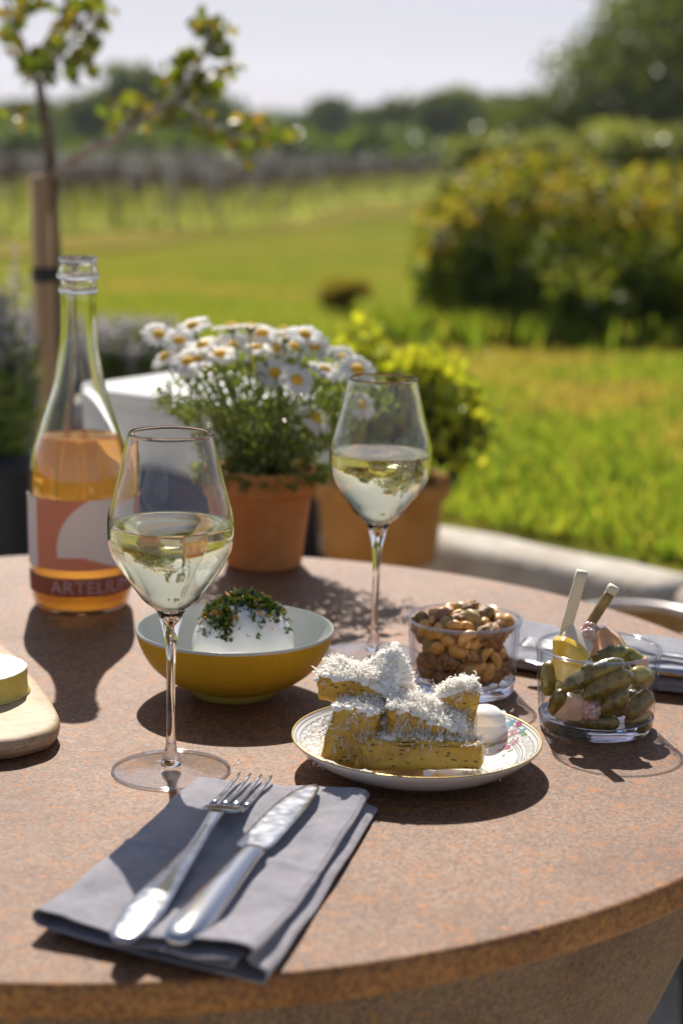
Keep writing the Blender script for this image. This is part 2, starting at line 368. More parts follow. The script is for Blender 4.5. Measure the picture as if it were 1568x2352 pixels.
# straw path in front of the vineyard
def strip(name, pl, halfw, m, dz=.03):
    mb = MB(); vs = []
    for i, (x, y) in enumerate(pl):
        a = np.array(pl[min(i+1, len(pl)-1)]) - np.array(pl[max(i-1, 0)]); a = a/np.linalg.norm(a); n_ = np.array([-a[1], a[0]])
        for s_ in (-1, 0, 1):
            p = np.array([x, y]) + n_*halfw[i]*s_; vs.append((p[0], p[1], hz(p[0], p[1]) + dz))
    mb.add(vs, [(3*i+j, 3*i+j+1, 3*i+j+4, 3*i+j+3) for i in range(len(pl)-1) for j in (0, 1)])
    return mb.build(name, m)
def gp(px, py):                                                   # ground point under a pixel
    d = ray(px, py); t = 4.0
    for _ in range(4000):
        p = CAM + d*t
        if p[2] < hz(p[0], p[1]): break
        t += .02 + t*.002
    return p
pl = [tuple(gp(px, py)[:2]) for px, py in ((-250, 592), (0, 572), (250, 553), (450, 532), (650, 508), (800, 488), (930, 466), (1040, 446))]
pl2 = []
for i in range(len(pl)-1):
    for k in range(6): pl2.append(tuple(np.array(pl[i])*(1-k/6) + np.array(pl[i+1])*k/6))
pl2.append(pl[-1])
M['straw'] = mat('dry_grass', (.17, .145, .03), (.25, .20, .055), scale=.8, rough=.95)
tag(strip('path', pl2, np.linspace(1.1, 2.4, len(pl2)), M['straw']), 'straw coloured mown path along the vineyard', kind='structure')
# far hills
mb = MB(); vs = []; hx = np.linspace(-700, 700, 80)
def hh(x): return 22 + 14*mnoise.noise(Vector((x*.004, 3, 0))) + 5*mnoise.noise(Vector((x*.02, 9, 0)))
for x in hx:
    for k, (dy, f) in enumerate(((0, 0), (90, .55), (260, 1.0), (520, .7), (700, 0))): vs.append((x, 1300+dy, -3 + f*hh(x)))
mb.add(vs, [(5*i+j, 5*i+5+j, 5*i+6+j, 5*i+1+j) for i in range(79) for j in range(4)])
tag(mb.build('hills', mat('far_woodland', (.035, .06, .03), (.09, .13, .05), scale=.02, rough=1)), 'low wooded hills on the far horizon', kind='structure')

# ------------------------------------------------------------------ leaf materials
LM = {}
M['cheese_shred'] = leafmat('grated_cheese', [(.93, .91, .87), (.96, .95, .92)], trans=.42, tcol=(1.02, 1.0, .96), rough=.5, spec=.4)
M['cheese_lump'] = mat('packed_cheese', (.93, .91, .87), rough=.5, spec=.3)
LM['hedge'] = leafmat('hedge_leaf', [(.10, .16, .02), (.18, .24, .03), (.30, .34, .06)], trans=.45, rough=.45, spec=.35)
LM['orange'] = leafmat('new_growth_leaf', [(.38, .28, .04), (.42, .35, .04), (.28, .32, .04), (.38, .24, .05), (.24, .30, .04)], rough=.6, spec=.2, trans=.42, tcol=(1.5, 1.35, .7))
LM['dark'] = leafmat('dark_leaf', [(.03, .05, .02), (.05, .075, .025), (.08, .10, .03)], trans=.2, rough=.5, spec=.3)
LM['tree'] = leafmat('oak_leaf', [(.045, .075, .012), (.085, .125, .018), (.15, .20, .025)], trans=.35, rough=.35, spec=.28)
LM['fartree'] = leafmat('far_tree_leaf', [(.055, .09, .03), (.09, .135, .04), (.13, .17, .045)], trans=.3, rough=.9, spec=.1)
LM['vine'] = leafmat('vine_leaf', [(.18, .22, .05), (.25, .28, .08), (.34, .34, .14)], trans=.4)
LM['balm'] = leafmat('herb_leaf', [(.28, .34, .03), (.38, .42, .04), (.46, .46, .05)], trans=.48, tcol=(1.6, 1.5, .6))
LM['pale'] = leafmat('clipped_hedge_lit_leaf', [(.17, .21, .08), (.23, .27, .11), (.28, .30, .12)], trans=.3)  # lighter leaf colour standing in for sunlight on the clipped tops
LM['bright'] = leafmat('bright_leaf', [(.26, .34, .03), (.38, .43, .04), (.50, .48, .05)], trans=.5)
LM['sapling'] = leafmat('sapling_leaf', [(.06, .09, .012), (.10, .15, .018), (.16, .20, .025), (.22, .16, .05), (.07, .11, .015), (.18, .22, .025)], trans=.45, tcol=(1.9, 1.7, .6), rough=.4)
LM['daisyleaf'] = leafmat('daisy_leaf', [(.09, .14, .035), (.14, .20, .055), (.24, .30, .11)], trans=.4, rough=.2, spec=1.0)
LM['strawblade'] = leafmat('straw_blade', [(.40, .36, .07), (.48, .38, .12), (.36, .27, .09), (.46, .42, .08)], trans=.45, tcol=(1.5, 1.4, .7))
LM['grass'] = leafmat('grass_blade', [(.15, .25, .03), (.23, .32, .04), (.31, .36, .05), (.40, .38, .07)], trans=.45, tcol=(1.5, 1.45, .65))
LM['roughgrass'] = leafmat('rough_grass_blade', [(.26, .31, .05), (.36, .39, .09), (.46, .46, .18), (.42, .44, .20)], trans=.45, tcol=(1.5, 1.5, .9))
LM['lav'] = leafmat('lavender_leaf', [(.16, .26, .07), (.24, .34, .10), (.30, .38, .16)], trans=.4)
LM['lavfl'] = leafmat('lavender_flower', [(.36, .36, .34), (.50, .46, .48), (.24, .28, .20)], trans=.4, tcol=(1.2, 1.1, 1.2))
M['bark'] = mat('bark', (.10, .07, .045), (.22, .17, .12), scale=60, rough=.9, bmp=.5, bdist=.003, stretch=(1, 1, .2))
M['woodpale'] = mat('stake_wood', (.40, .23, .10), (.54, .34, .17), scale=30, rough=.8, stretch=(1, 1, .1), bmp=.2)
M['woodgrey'] = mat('grey_wood', (.20, .15, .12), (.34, .28, .24), scale=30, rough=.85, stretch=(1, 1, .1))

# ------------------------------------------------------------------ far trees
rt = np.random.default_rng(11)
def crown_points(n, blobs, rng, shell=.55):
    w = np.array([b[3]*b[4]*b[5] for b in blobs])**.67; w /= w.sum(); idx = rng.choice(len(blobs), n, p=w)
    B = np.array(blobs)[idx]; d = rng.normal(size=(n, 3)); d /= np.linalg.norm(d, axis=1)[:, None]
    r = shell + (1-shell)*rng.random(n)**.6
    return B[:, :3] + d*r[:, None]*B[:, 3:6]*rng.uniform(.8, 1.12, n)[:, None]
def tree(cx, top, w, Y, label, n=1500, leaf=.75, base=None, m=None, squash=1.0, group='trees in the far tree line', seed=0, low=False):
    rng = np.random.default_rng(100+seed); sc_ = Y/F
    X = atY(cx, 300, Y)[0]; zt = atY(cx, top, Y)[2]; z0 = hz(X, Y) if base is None else base
    H = zt - z0; Wd = w*sc_/2
    w *= 1.0 if low else 1.45; Wd = w*sc_/2
    root = empty('tree', (X, Y, z0), label, 'tree', group)
    blobs = []
    for k in range(9):
        a = rng.uniform(0, 6.28); rr = rng.uniform(.15, .62)*Wd; h = rng.uniform(.38, .82)
        bw = Wd*rng.uniform(.34, .52)*(1.15 - .5*h)
        blobs.append((rr*math.cos(a), rr*math.sin(a), H*h, bw, bw, H*rng.uniform(.13, .2)*squash))
    if low: blobs += [(Wd*k_*.4, 0, H*.30, Wd*.5, Wd*.4, H*.16) for k_ in (-1.7, -.8, 0, .8)] + [(-Wd*.62, -.5, H*.40, Wd*.30, Wd*.3, H*.11), (-Wd*.80, -.5, H*.33, Wd*.22, Wd*.2, H*.07), (-Wd*.5, -.5, H*.55, Wd*.32, Wd*.3, H*.13)]
    blobs.append((0, 0, H*.80, Wd*.4, Wd*.4, H*.19)); blobs.append((0, 0, H*.45, Wd*.85, Wd*.7, H*.28))
    leafmesh('crown', crown_points(n, blobs, rng), leaf, m or LM['fartree'], root, aspect=.8, rng=rng)
    mb = MB(); mb.tube([(0, 0, -.2), (.05*Wd, 0, H*.3), (0, 0, H*.7)], [H*.035, H*.025, H*.008])
    for k in range(5):
        a = k*1.26; mb.tube([(0, 0, H*.3), (Wd*.3*math.cos(a), Wd*.3*math.sin(a), H*.5), (Wd*.55*math.cos(a), Wd*.55*math.sin(a), H*.62)], [H*.016, H*.01, H*.004], 6)
    mb.build('trunk', M['bark'], root)
    return root
TREES = [
 (-60, 235, 240, 150, 'pale green tree cut by the left edge of the tree line'),
 (60, 232, 190, 160, 'low round tree behind the sapling trunk, far left of the tree line'),
 (175, 225, 150, 170, 'small tree between the sapling trunk and the tall dark tree'),
 (300, 138, 220, 130, 'tall dark tree rising left of the sapling branch, highest of the far line'),
 (415, 178, 200, 132, 'broad dark tree behind the leafy sapling branch'),
 (520, 232, 170, 145, 'lower tree just right of the leafy sapling branch'),
 (640, 262, 150, 190, 'smallest distant tree in the dip of the tree line'),
 (755, 222, 130, 160, 'pointed tree alone right of the dip in the tree line'),
 (850, 246, 160, 165, 'low bushy tree left of the wide central mound of trees'),
 (940, 222, 210, 140, 'rounded tree on the left shoulder of the central mound'),
 (1050, 196, 200, 135, 'domed tree at the crest of the central mound'),
 (1150, 214, 190, 140, 'dark tree on the right shoulder of the central mound'),
 (1255, 216, 190, 138, 'dark tree between the central mound and the big right tree'),
]
for i, (cx, top, w, Y, lab) in enumerate(TREES): tree(cx, top, w, Y, lab, seed=i, n=1700)
for i, (cx, top, w, lab) in enumerate(((40, 285, 260, 'bright low bush at the foot of the far left trees'), (330, 300, 300, 'bright low bush under the tall dark tree'), (620, 290, 260, 'olive bush under the dip of the tree line'), (900, 290, 280, 'long green bush before the central mound of trees'))):
    tree(cx, top, w, 105, lab, n=1300, leaf=.6, seed=40+i, m=leafmat('bush_leaf', [(.08, .13, .025), (.13, .19, .03)], trans=.35), group='bushes before the far tree line')
tree(1670, -150, 1060, 58, 'large leafy oak filling the top right corner', n=38000, leaf=.19, m=LM['tree'], group='large trees', seed=77, squash=1.5, low=True)

# ------------------------------------------------------------------ vineyard
M['post'] = mat('vine_post', (.42, .38, .34), (.58, .54, .50), scale=8, rough=.9)
M['cane'] = mat('vine_cane', (.10, .065, .055), (.18, .12, .105), scale=8, rough=.9)
rv = np.random.default_rng(5)
def make_vine():
    root = empty('vine', (0, 0, 0), 'young vine trained on wires in the rows beyond the straw path', 'vine', 'vines in the vineyard rows')
    mb = MB(); mb.tube([(0, 0, 0), (.02, .01, .5), (0, 0, .95)], [.035, .028, .02], 6)
    for k in range(21):
        x0 = (k-10)*.07; mb.tube([(x0*.4, 0, .95), (x0, .02, 1.2), (x0*1.1, .03, 1.55 + .1*math.sin(k*2))], [.013, .012, .007], 5)
    mb.tube([(-.6, 0, 1.0), (0, 0, .95), (.6, 0, 1.0)], [.014, .022, .014], 5)
    mb.build('trunk', M['cane'], root)
    leafmesh('leaves', np.column_stack([rv.uniform(-.55, .55, 120), rv.normal(0, .1, 120), rv.uniform(.35, 1.1, 120)]), .11, LM['vine'], root, aspect=.8)
    return root
def make_post():
    root = empty('vineyard_post', (0, 0, 0), 'slim grey brown post carrying the vineyard wires', 'post', 'posts in the vineyard rows')
    mb = MB(); mb.tube([(0, 0, -.1), (0, 0, 1.0), (0, 0, 1.72)], [.075, .075, .07], 8); mb.build('shaft', M['post'], root)
    mb = MB(); mb.tube([(0, -.05, 1.55), (0, .05, 1.55)], .02, 6); mb.build('wire_clip', M['steel'], root)
    return root
ROWN = ['nearest', 'second', 'third', 'fourth', 'fifth', 'farthest']
vine0, post0 = make_vine(), make_post(); nv = npst = 0
A0 = gp(-60, 548)[:2]; A1 = gp(1010, 438)[:2]
rd = (A1 - A0); RL = np.linalg.norm(rd); rd /= RL; rn = np.array([-rd[1], rd[0]])
for row in range(6):
    o_ = A0 + rn*(2.6*row) - rd*4; L_ = RL + 4
    s_ = 0.0
    wires = MB()
    while s_ < L_:
        p = o_ + rd*s_
        if nv == 0: v_ = vine0
        else: v_ = copy_tree(vine0)
        nv += 1
        v_.location = (p[0], p[1], hz(*p)); v_['label'] = 'young vine trained on wires in the %s row beyond the straw path' % ROWN[row]; v_.rotation_euler.z = math.atan2(rd[1], rd[0]) + rv.uniform(-.2, .2); sc_ = rv.uniform(.85, 1.1); v_.scale = (sc_,)*3
        s_ += 1.55
    s_ = .4
    while s_ < L_:
        p = o_ + rd*s_
        v_ = post0 if npst == 0 else copy_tree(post0)
        npst += 1
        v_['label'] = 'slim grey brown post carrying the wires of the %s vine row' % ROWN[row]; v_.location = (p[0], p[1], hz(*p)); v_.rotation_euler = (rv.normal(0, .03), rv.normal(0, .05), 0); s_ += 4.0
    for zz in (.95, 1.3, 1.6):
        pts = [(*(o_ + rd*t_), hz(*(o_ + rd*t_)) + zz) for t_ in np.linspace(0, L_, 30)]; wires.tube(pts, .012, 4)
    tag(wires.build('trellis_wire', M['post']), ['front row wires of the vineyard nearest the straw path', 'second row wires of the vineyard', 'third row wires of the vineyard', 'fourth row wires of the vineyard', 'fifth row wires of the vineyard', 'sixth and farthest row wires of the vineyard'][row], 'wires', 'vineyard wires')
# tall rough grass under the vines
N_ = 14000; t_ = rv.random(N_)*(RL+8) - 4; u_ = rv.random(N_)*15 - 1.0
gx = A0[0] + rd[0]*t_ + rn[0]*u_; gy = A0[1] + rd[1]*t_ + rn[1]*u_
gz = np.array([hz(a, b_) for a, b_ in zip(gx, gy)])
tag(leafmesh('tall_grass', np.column_stack([gx, gy, gz]), .42, LM['roughgrass'], aspect=.25, dirs=np.tile([0, 0, 1.], (N_, 1))), 'tall yellow green grass growing under the vines', 'grass', kind='stuff')

# ------------------------------------------------------------------ hedges
def hedge(name, label, x0, x1, y0, y1, zb, zt, n, leaf, mats, pick, seed, group=None, rag=.12, stems=0):
    rng = np.random.default_rng(seed)
    cx, cy = (x0+x1)/2, (y0+y1)/2
    root = empty(name, (cx, cy, zb), label, 'hedge', group)
    P = rng.random((n, 3)); f = rng.random(n)
    face = rng.choice(4, n, p=[.34, .30, .16, .20]); dpt = rng.random(n)**2*.35
    P[face == 0, 1] = dpt[face == 0]; P[face == 1, 2] = 1 - dpt[face == 1]*.6; P[face == 2, 0] = dpt[face == 2]*.4
    X = (P[:, 0]-.5)*(x1-x0); Yv = (P[:, 1]-.5)*(y1-y0); H = zt - zb
    tp = np.array([mnoise.noise(Vector((a*1.7, b_*1.7, seed))) for a, b_ in zip(X, Yv)])
    big = np.array([mnoise.noise(Vector((a*1.1 + seed, b_*.8, seed))) for a, b_ in zip(X, Yv)])
    ed = np.clip((X - (x0-cx))/.35, 0, 1) if stems else 1.0
    Z = P[:, 2]*H*(1 + rag*tp*1.5 + (.20*big - .26*(1-ed)**2 if stems else 0))
    gapn = np.array([mnoise.noise(Vector((a*2.4/(x1-x0)*2.3, b_*1.0, z_*.9/H + seed*3))) for a, b_, z_ in zip(X, Yv, Z)])
    keep = gapn > (-.02 - .55*P[:, 2] if stems else -.15 - .4*P[:, 2])
    C = np.column_stack([X, Yv + rag*.6*tp + (.45*big*(1-P[:, 2]*.5) if stems else 0), Z])[keep]
    leafmesh('foliage', C, leaf, mats, root, aspect=.6, mi=pick(P[keep, 2], rng.random(keep.sum())), rng=rng, hexa=leaf > .03 and n < 40000)
    if stems:
        mb = MB()
        for k in range(stems):
            x = rng.uniform(x0-cx, x1-cx)*.95; y = rng.uniform(y0-cy, y1-cy)*.6
            mb = MB(); mb.tube([(x, y, 0), (x+rng.normal(0, .05), y, H*.4), (x+rng.normal(0, .1), y, H*.85)], [.014, .01, .004], 6); mb.build('stem', M['bark'], root)
    return root
Yh = 7.4
hedge('hedge', 'low beech hedge with orange new growth and dark gaps, nearest on the right', atY(985, 600, Yh)[0], 3.2, Yh, Yh+1.7, hz(1, Yh), .96, 21000, .042, [LM['hedge'], LM['orange'], LM['dark']],
      lambda z, r: np.where((z > .72) & (r < .55), 1, np.where(r > .74, 2, 0)), 21, rag=.20, stems=26)
Ya = 26
hedge('hedge', 'clipped block of hedge with lit top and shaded face painted in, before the central mound of trees', atY(1050, 380, Ya)[0], atY(1375, 380, Ya)[0], Ya, Ya+2, hz(5, Ya), atY(1200, 338, Ya)[2], 8500, .13, [LM['dark'], LM['pale']],
      lambda z, r: np.where(z > .85, 1, 0)*(r < .95), 22, 'clipped hedges')  # sunlit top and shaded face painted by choice of leaf colour
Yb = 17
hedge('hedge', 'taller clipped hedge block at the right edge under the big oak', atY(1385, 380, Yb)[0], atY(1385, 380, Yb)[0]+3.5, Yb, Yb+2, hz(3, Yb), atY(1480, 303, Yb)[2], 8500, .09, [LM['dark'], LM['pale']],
      lambda z, r: np.where(z > .86, 1, 0)*(r < .95), 23, 'clipped hedges')  # again lit leaves on top, shaded ones below, as colour
# shrubs under the near hedge
def bush(name, label, cat, X, Y, z0, r, h, n, leaf, mats, seed, mi=None, hexa=True, group=None, up=.3, stem=True):
    rng = np.random.default_rng(seed); root = empty(name, (X, Y, z0), label, cat, group)
    blobs = [(rng.normal(0, r*.35), rng.normal(0, r*.3), h*rng.uniform(.35, .75), r*.5, r*.5, h*.28) for _ in range(7)]
    P = crown_points(n, blobs, rng, .2)
    leafmesh('foliage', P, leaf, mats, root, aspect=.55, mi=None if mi is None else mi(P, rng), rng=rng, hexa=hexa, up=up)
    if stem:
        mb = MB()
        for b_ in blobs: mb = MB(); mb.tube([(0, 0, 0), (b_[0]*.5, b_[1]*.5, b_[2]*.6), b_[:3]], [.008, .006, .003], 6); mb.build('stem', M['bark'], root)
    return root
X_, Y_ = gp(800, 722)[:2]
bush('shrub', 'small brown shrub standing alone on the lawn', 'shrub', X_, Y_, hz(X_, Y_), .16, .17, 1500, .03, [leafmat('brown_leaf', [(.20, .14, .04), (.24, .20, .05), (.14, .18, .04)])], 31)
for i, (px, lab) in enumerate(((1130, 'leftmost tuft of long grass at the foot of the near hedge'), (1210, 'tuft of long grass under the first dark gap of the near hedge'), (1330, 'broad tuft of long grass in the middle of the near hedge foot'), (1540, 'tuft of long grass at the right edge below the near hedge'))):
    X_, Y_ = gp(px, 800)[:2]
    rg_ = np.random.default_rng(60+i); P = np.column_stack([rg_.normal(X_, .24, 700), rg_.normal(Y_+.12, .14, 700), np.full(700, hz(X_, Y_))])
    tag(leafmesh('grass_tuft', P, .13, LM['grass'], aspect=.12, dirs=np.tile([0, 0, 1.], (700, 1)), rng=rg_), lab, 'grass tuft', 'grass tufts below the hedge', kind='stuff')
for px, dy, r_, h_, lab in ((1330, .0, .16, .26, 'wispy green shrub spilling forward from the middle of the near hedge'), (1085, .25, .11, .40, 'upright wispy shrub at the left end of the near hedge'), (1475, .15, .22, .34, 'rounded dark shrub before the near hedge at the right'), (1180, .12, .13, .30, 'small dark shrub before the left part of the near hedge'), (1600, .1, .2, .42, 'pale green shrub cut by the right edge before the near hedge')):
    X_ = atY(px, 780, 7.2+dy)[0]; bush('shrub', lab, 'shrub', X_, 7.2+dy, hz(X_, 7.3), r_, h_, 3600, .036, [LM['dark'], LM['hedge']], int(px), mi=lambda P, r: (r.random(len(P)) < (.55 if px != 1600 else 1)).astype(int), group='shrubs at the hedge foot')
# lawn grass blades
N_ = 70000; rgr = np.random.default_rng(8)
gy = 2.75 + (rgr.random(N_)**2.2)*19; gx = (rgr.random(N_)-.5)*2*(gy*.26 + .25) + .05*gy
ok = np.array([not in_patio(a, b_ - .28) for a, b_ in zip(gx, gy)]); gx, gy = gx[ok], gy[ok]
gz = np.array([hz(a, b_) for a, b_ in zip(gx, gy)])
gmi = np.array([1 if mnoise.noise(Vector((a*1.1, b_*.55, 4))) + .5*mnoise.noise(Vector((a*3.5, b_*1.8, 9))) + rgr.normal(0, .10) > .11 else 0 for a, b_ in zip(gx, gy)])
tag(leafmesh('grass', np.column_stack([gx, gy, gz]), .030*np.clip(1.4-gy/24, .3, 1.3), [LM['grass'], LM['strawblade']], mi=gmi, aspect=.2, dirs=np.tile([0, 0, 1.], (len(gx), 1)), rng=rgr), 'short sunlit grass blades of the lawn', 'grass', kind='stuff')

# ------------------------------------------------------------------ low stone wall
M['stone'] = mat('pale_limestone', (.38, .32, .25), (.52, .47, .40), scale=18, rough=.85, bmp=.5, bscale=60, bdist=.006)
M['wallface'] = mat('dark_stone', (.09, .065, .045), (.17, .13, .10), scale=16, rough=.9, bmp=.8, bdist=.01)
pn = np.array([dirw[1], -dirw[0]]);
if pn[1] < 0: pn = -pn
wr = empty('stone_wall', (WBp[0], WBp[1], 0), 'low dark stone wall with pale coping between patio and lawn', 'wall')
def wallrun(a, b_, nrm, seg, seed):
    rr = random.Random(seed); a = np.array(a); b_ = np.array(b_); Lw = np.linalg.norm(b_-a); d = (b_-a)/Lw
    mbw = MB(); q = [a + nrm*.03, b_ + nrm*.03, b_ + nrm*.11, a + nrm*.11]
    vs = [(p[0]-WBp[0], p[1]-WBp[1], z) for z in (-.02, .47) for p in q]
    mbw.add(vs, [(0,1,5,4), (1,2,6,5), (2,3,7,6), (3,0,4,7), (4,5,6,7)], 0, False); mbw.build('wall_face', M['wallface'], wr)
    s0 = 0
    while s0 < Lw - .05:
        l = min(seg*rr.uniform(.8, 1.2), Lw - s0); m_ = MB(); 
        p0 = a + d*(s0+.004); p1 = a + d*(s0+l-.004); n_ = 14; vs = []
        for k in range(n_+1):
            pc = p0 + (p1-p0)*k/n_
            for (o2, z) in ((0, .474), (-.004, .50), (.006, .527), (.03, .533), (.06, .535), (.10, .533), (.118, .525), (.12, .474)):
                j = .006*mnoise.noise(Vector((pc[0]*9+o2*20, pc[1]*9, z*30+seed)))
                pp = pc + nrm*(o2+j); vs.append((pp[0]-WBp[0], pp[1]-WBp[1], z + j*.5))
        fs = [(k*8+j, (k+1)*8+j, (k+1)*8+j+1, k*8+j+1) for k in range(n_) for j in range(7)] + [(k*8+7, (k+1)*8+7, (k+1)*8, k*8) for k in range(n_)] + [tuple(range(8)), tuple(n_*8+j for j in range(7, -1, -1))]
        m_.add(vs, fs); m_.build('coping_stone', M['stone'], wr); s0 += l
wallrun(WBp, WA, pn, .8, 1)
wallrun((WBp[0]-.25, WBp[1]+.1), (WBp[0]-.25, 4.3), np.array([1., 0]), .7, 2)
wallrun((-3.0, 4.32), (WBp[0]-.26, 4.32), np.array([0, 1.]), .8, 3)

# ------------------------------------------------------------------ second terracotta pot with lemon balm
pc = at(872, 1283, .535)
def pot(name, label, loc, r_top, r_bot, h, rim_h, m, soilz=.9):
    root = empty(name, loc, label, 'plant pot')
    t = r_top*.09; mb = MB()
    jf = lambda a, z: .004*math.sin(3*a + z*40)
    mb.lathe([(r_bot*.3, .002), (r_bot*.96, .0), (r_bot, .003), (r_top*.90, h-rim_h), (r_top*.90, h-rim_h+.0005), (r_top*.985, h-rim_h+.002), (r_top, h-rim_h+.006), (r_top*1.01, h-.004), (r_top*.99, h), (r_top-t*.6, h), (r_top-t, h-.003), (r_top*.86, h-rim_h), (r_bot*.86, .01), (r_bot*.3, .01)], 72, jit=jf)
    mb.build('pot_body', m, root)
    mb = MB(); rs = r_top - t - .001; zz = h*soilz
    n_ = 40; vs = [(0, 0, zz+.004)]; fs = []
    for j in range(1, 6):
        for i in range(n_):
            a = 6.283*i/n_; r = rs*j/5*.97; vs.append((r*math.cos(a), r*math.sin(a), zz + .006*mnoise.noise(Vector((r*math.cos(a)*90, r*math.sin(a)*90, 1)))*(j < 5)))
    for i in range(n_): fs.append((0, 1+i, 1+(i+1) % n_))
    for j in range(4):
        for i in range(n_): fs.append((1+j*n_+i, 1+(j+1)*n_+i, 1+(j+1)*n_+(i+1) % n_, 1+j*n_+(i+1) % n_))
    mb.add(vs, fs); mb.build('soil', M['soil'], root)
    return root
dl2 = np.linalg.norm(pc-CAM)
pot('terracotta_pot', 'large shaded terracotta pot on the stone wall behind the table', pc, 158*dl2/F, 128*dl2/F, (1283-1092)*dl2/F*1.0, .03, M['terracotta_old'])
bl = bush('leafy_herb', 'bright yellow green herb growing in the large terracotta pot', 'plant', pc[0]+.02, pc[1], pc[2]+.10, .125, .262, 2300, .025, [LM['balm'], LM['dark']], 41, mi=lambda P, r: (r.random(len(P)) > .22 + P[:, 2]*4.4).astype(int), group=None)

# ------------------------------------------------------------------ white table, navy crate, lavender and planter, stake and sapling
c1 = at(190, 886, .72); c2 = at(575, 934, .72)
ex = (c2-c1)[:2]; exl = np.linalg.norm(ex); ex /= exl; ey = np.array([-ex[1], ex[0]]);
dep = .30
wt = empty('white_table', (c1[0], c1[1], 0), 'white outdoor table with a deep apron, sunlit behind the daisies', 'table', rot=(0, 0, math.atan2(ex[1], ex[0])))
def rbox(x0, x1, y0, y1, z0, z1, b=.012):
    bm = bmesh.new(); bmesh.ops.create_cube(bm, size=1)
    for v in bm.verts: v.co = Vector(((x0+x1)/2 + v.co.x*(x1-x0), (y0+y1)/2 + v.co.y*(y1-y0), (z0+z1)/2 + v.co.z*(z1-z0)))
    bmesh.ops.bevel(bm, geom=list(bm.edges), offset=b, segments=3, affect='EDGES', profile=.6)
    mb = MB(); bm.verts.index_update(); mb.add([v.co for v in bm.verts], [tuple(v.index for v in f.verts) for f in bm.faces]); bm.free(); return mb
rbox(0, exl, 0, dep, .69, .72, .006).build('tabletop', M['white'], wt)
rbox(.006, exl-.006, .006, dep-.006, .592, .6885, .005).build('apron', M['white'], wt)
for (a, b_) in ((.03, .03), (exl-.07, .03), (.03, dep-.07), (exl-.07, dep-.07)): rbox(a, a+.04, b_, b_+.04, 0, .591, .004).build('leg', M['woodgrey'], wt)
M['navy'] = mat('navy_fabric', (.035, .045, .10), (.05, .06, .13), scale=90, rough=.9)
nv_ = empty('seat_cushion', (c1[0]+.05, c1[1]-.14, 0), 'navy upholstered stool standing under the white table', 'stool')
rbox(0, .34, 0, .3, .30, .585, .03).build('seat', M['navy'], nv_)
for a in (.03, .28):
    for b_ in (.03, .24): rbox(a, a+.03, b_, b_+.03, 0, .299, .003).build('leg', M['woodgrey'], nv_)
# black planter and lavender at left
pl_c = at(-30, 1120, .60); Yp = 2.55; xp = atY(-30, 1100, Yp)[0]; zp = atY(20, 1035, Yp)[2]
plr = empty('planter', (xp, Yp, 0), 'matt black planter at the left edge behind the bottle', 'planter')
M['black'] = mat('matt_black', (.012, .012, .014), rough=.55)
mb = MB(); R0 = (75+30)*Yp/F*1.05
mb.lathe([(R0*.7, 0), (R0*.95, .01), (R0, .05), (R0*1.02, zp-.03), (R0*1.05, zp), (R0*.98, zp), (R0*.96, zp-.04), (0.001, zp-.04)], 48); mb.build('planter_body', M['black'], plr)
mb = MB(); mb.lathe([(0.001, zp-.03), (R0*.955, zp-.035)], 32); mb.build('soil', M['soil'], plr)
def lavender(label, X, Y, z0, r, h, n, seed, flsize=.010, group='lavender plants'):
    rng = np.random.default_rng(seed); root = empty('lavender', (X, Y, z0), label, 'lavender', group)
    a = rng.uniform(0, 6.28, n); rr = np.sqrt(rng.random(n))*r; hh_ = h*rng.uniform(.55, 1, n)*(1 - .3*(rr/r)**2)
    bx, by = rr*.35*np.cos(a), rr*.35*np.sin(a); tx, ty = rr*np.cos(a), rr*np.sin(a)
    P = []; D = []
    for k in range(14):
        f = rng.random(n)*.85; P.append(np.column_stack([bx+(tx-bx)*f, by+(ty-by)*f, hh_*f])); D.append(np.column_stack([tx, ty, hh_*1.0]))
    P = np.concatenate(P); D = np.concatenate(D); D /= np.linalg.norm(D, axis=1)[:, None]
    leafmesh('foliage', P, .035, LM['lav'], root, aspect=.16, dirs=D, rng=rng)
    P = []
    for k in range(16): f = .86 + .2*rng.random(n); P.append(np.column_stack([bx+(tx-bx)*f, by+(ty-by)*f, hh_*f]))
    leafmesh('flower_spikes', np.concatenate(P)[::1], flsize, LM['lavfl'], root, aspect=.7, rng=rng)
    mb = MB()
    for i in range(0, n, 3): mb.tube([(bx[i], by[i], 0), (tx[i], ty[i], hh_[i])], .0014, 4)
    mb.build('stems', M['cane'], root); return root
lavender('tall pale lavender in the black planter at the left edge', xp+.0, Yp, zp-.03, .075, .26, 170, 51, .008)
lavender('lavender clump just left of the wooden stake', atY(5, 700, 3.6)[0], 3.6, .02, .085, .93, 260, 52, .010)
for i, (px, lab) in enumerate(((250, 'dark lavender clump behind the bottle neck on the wall'), (335, 'dark lavender clump left of the daisies beyond the white table'), (160, 'dark lavender clump behind the wooden stake'), (40, 'dark lavender clump at the far left beyond the patio'))):
    lavender(lab, atY(px, 800, 4.7)[0], 4.7, .5, .13, .20, 110, 55+i, .014)
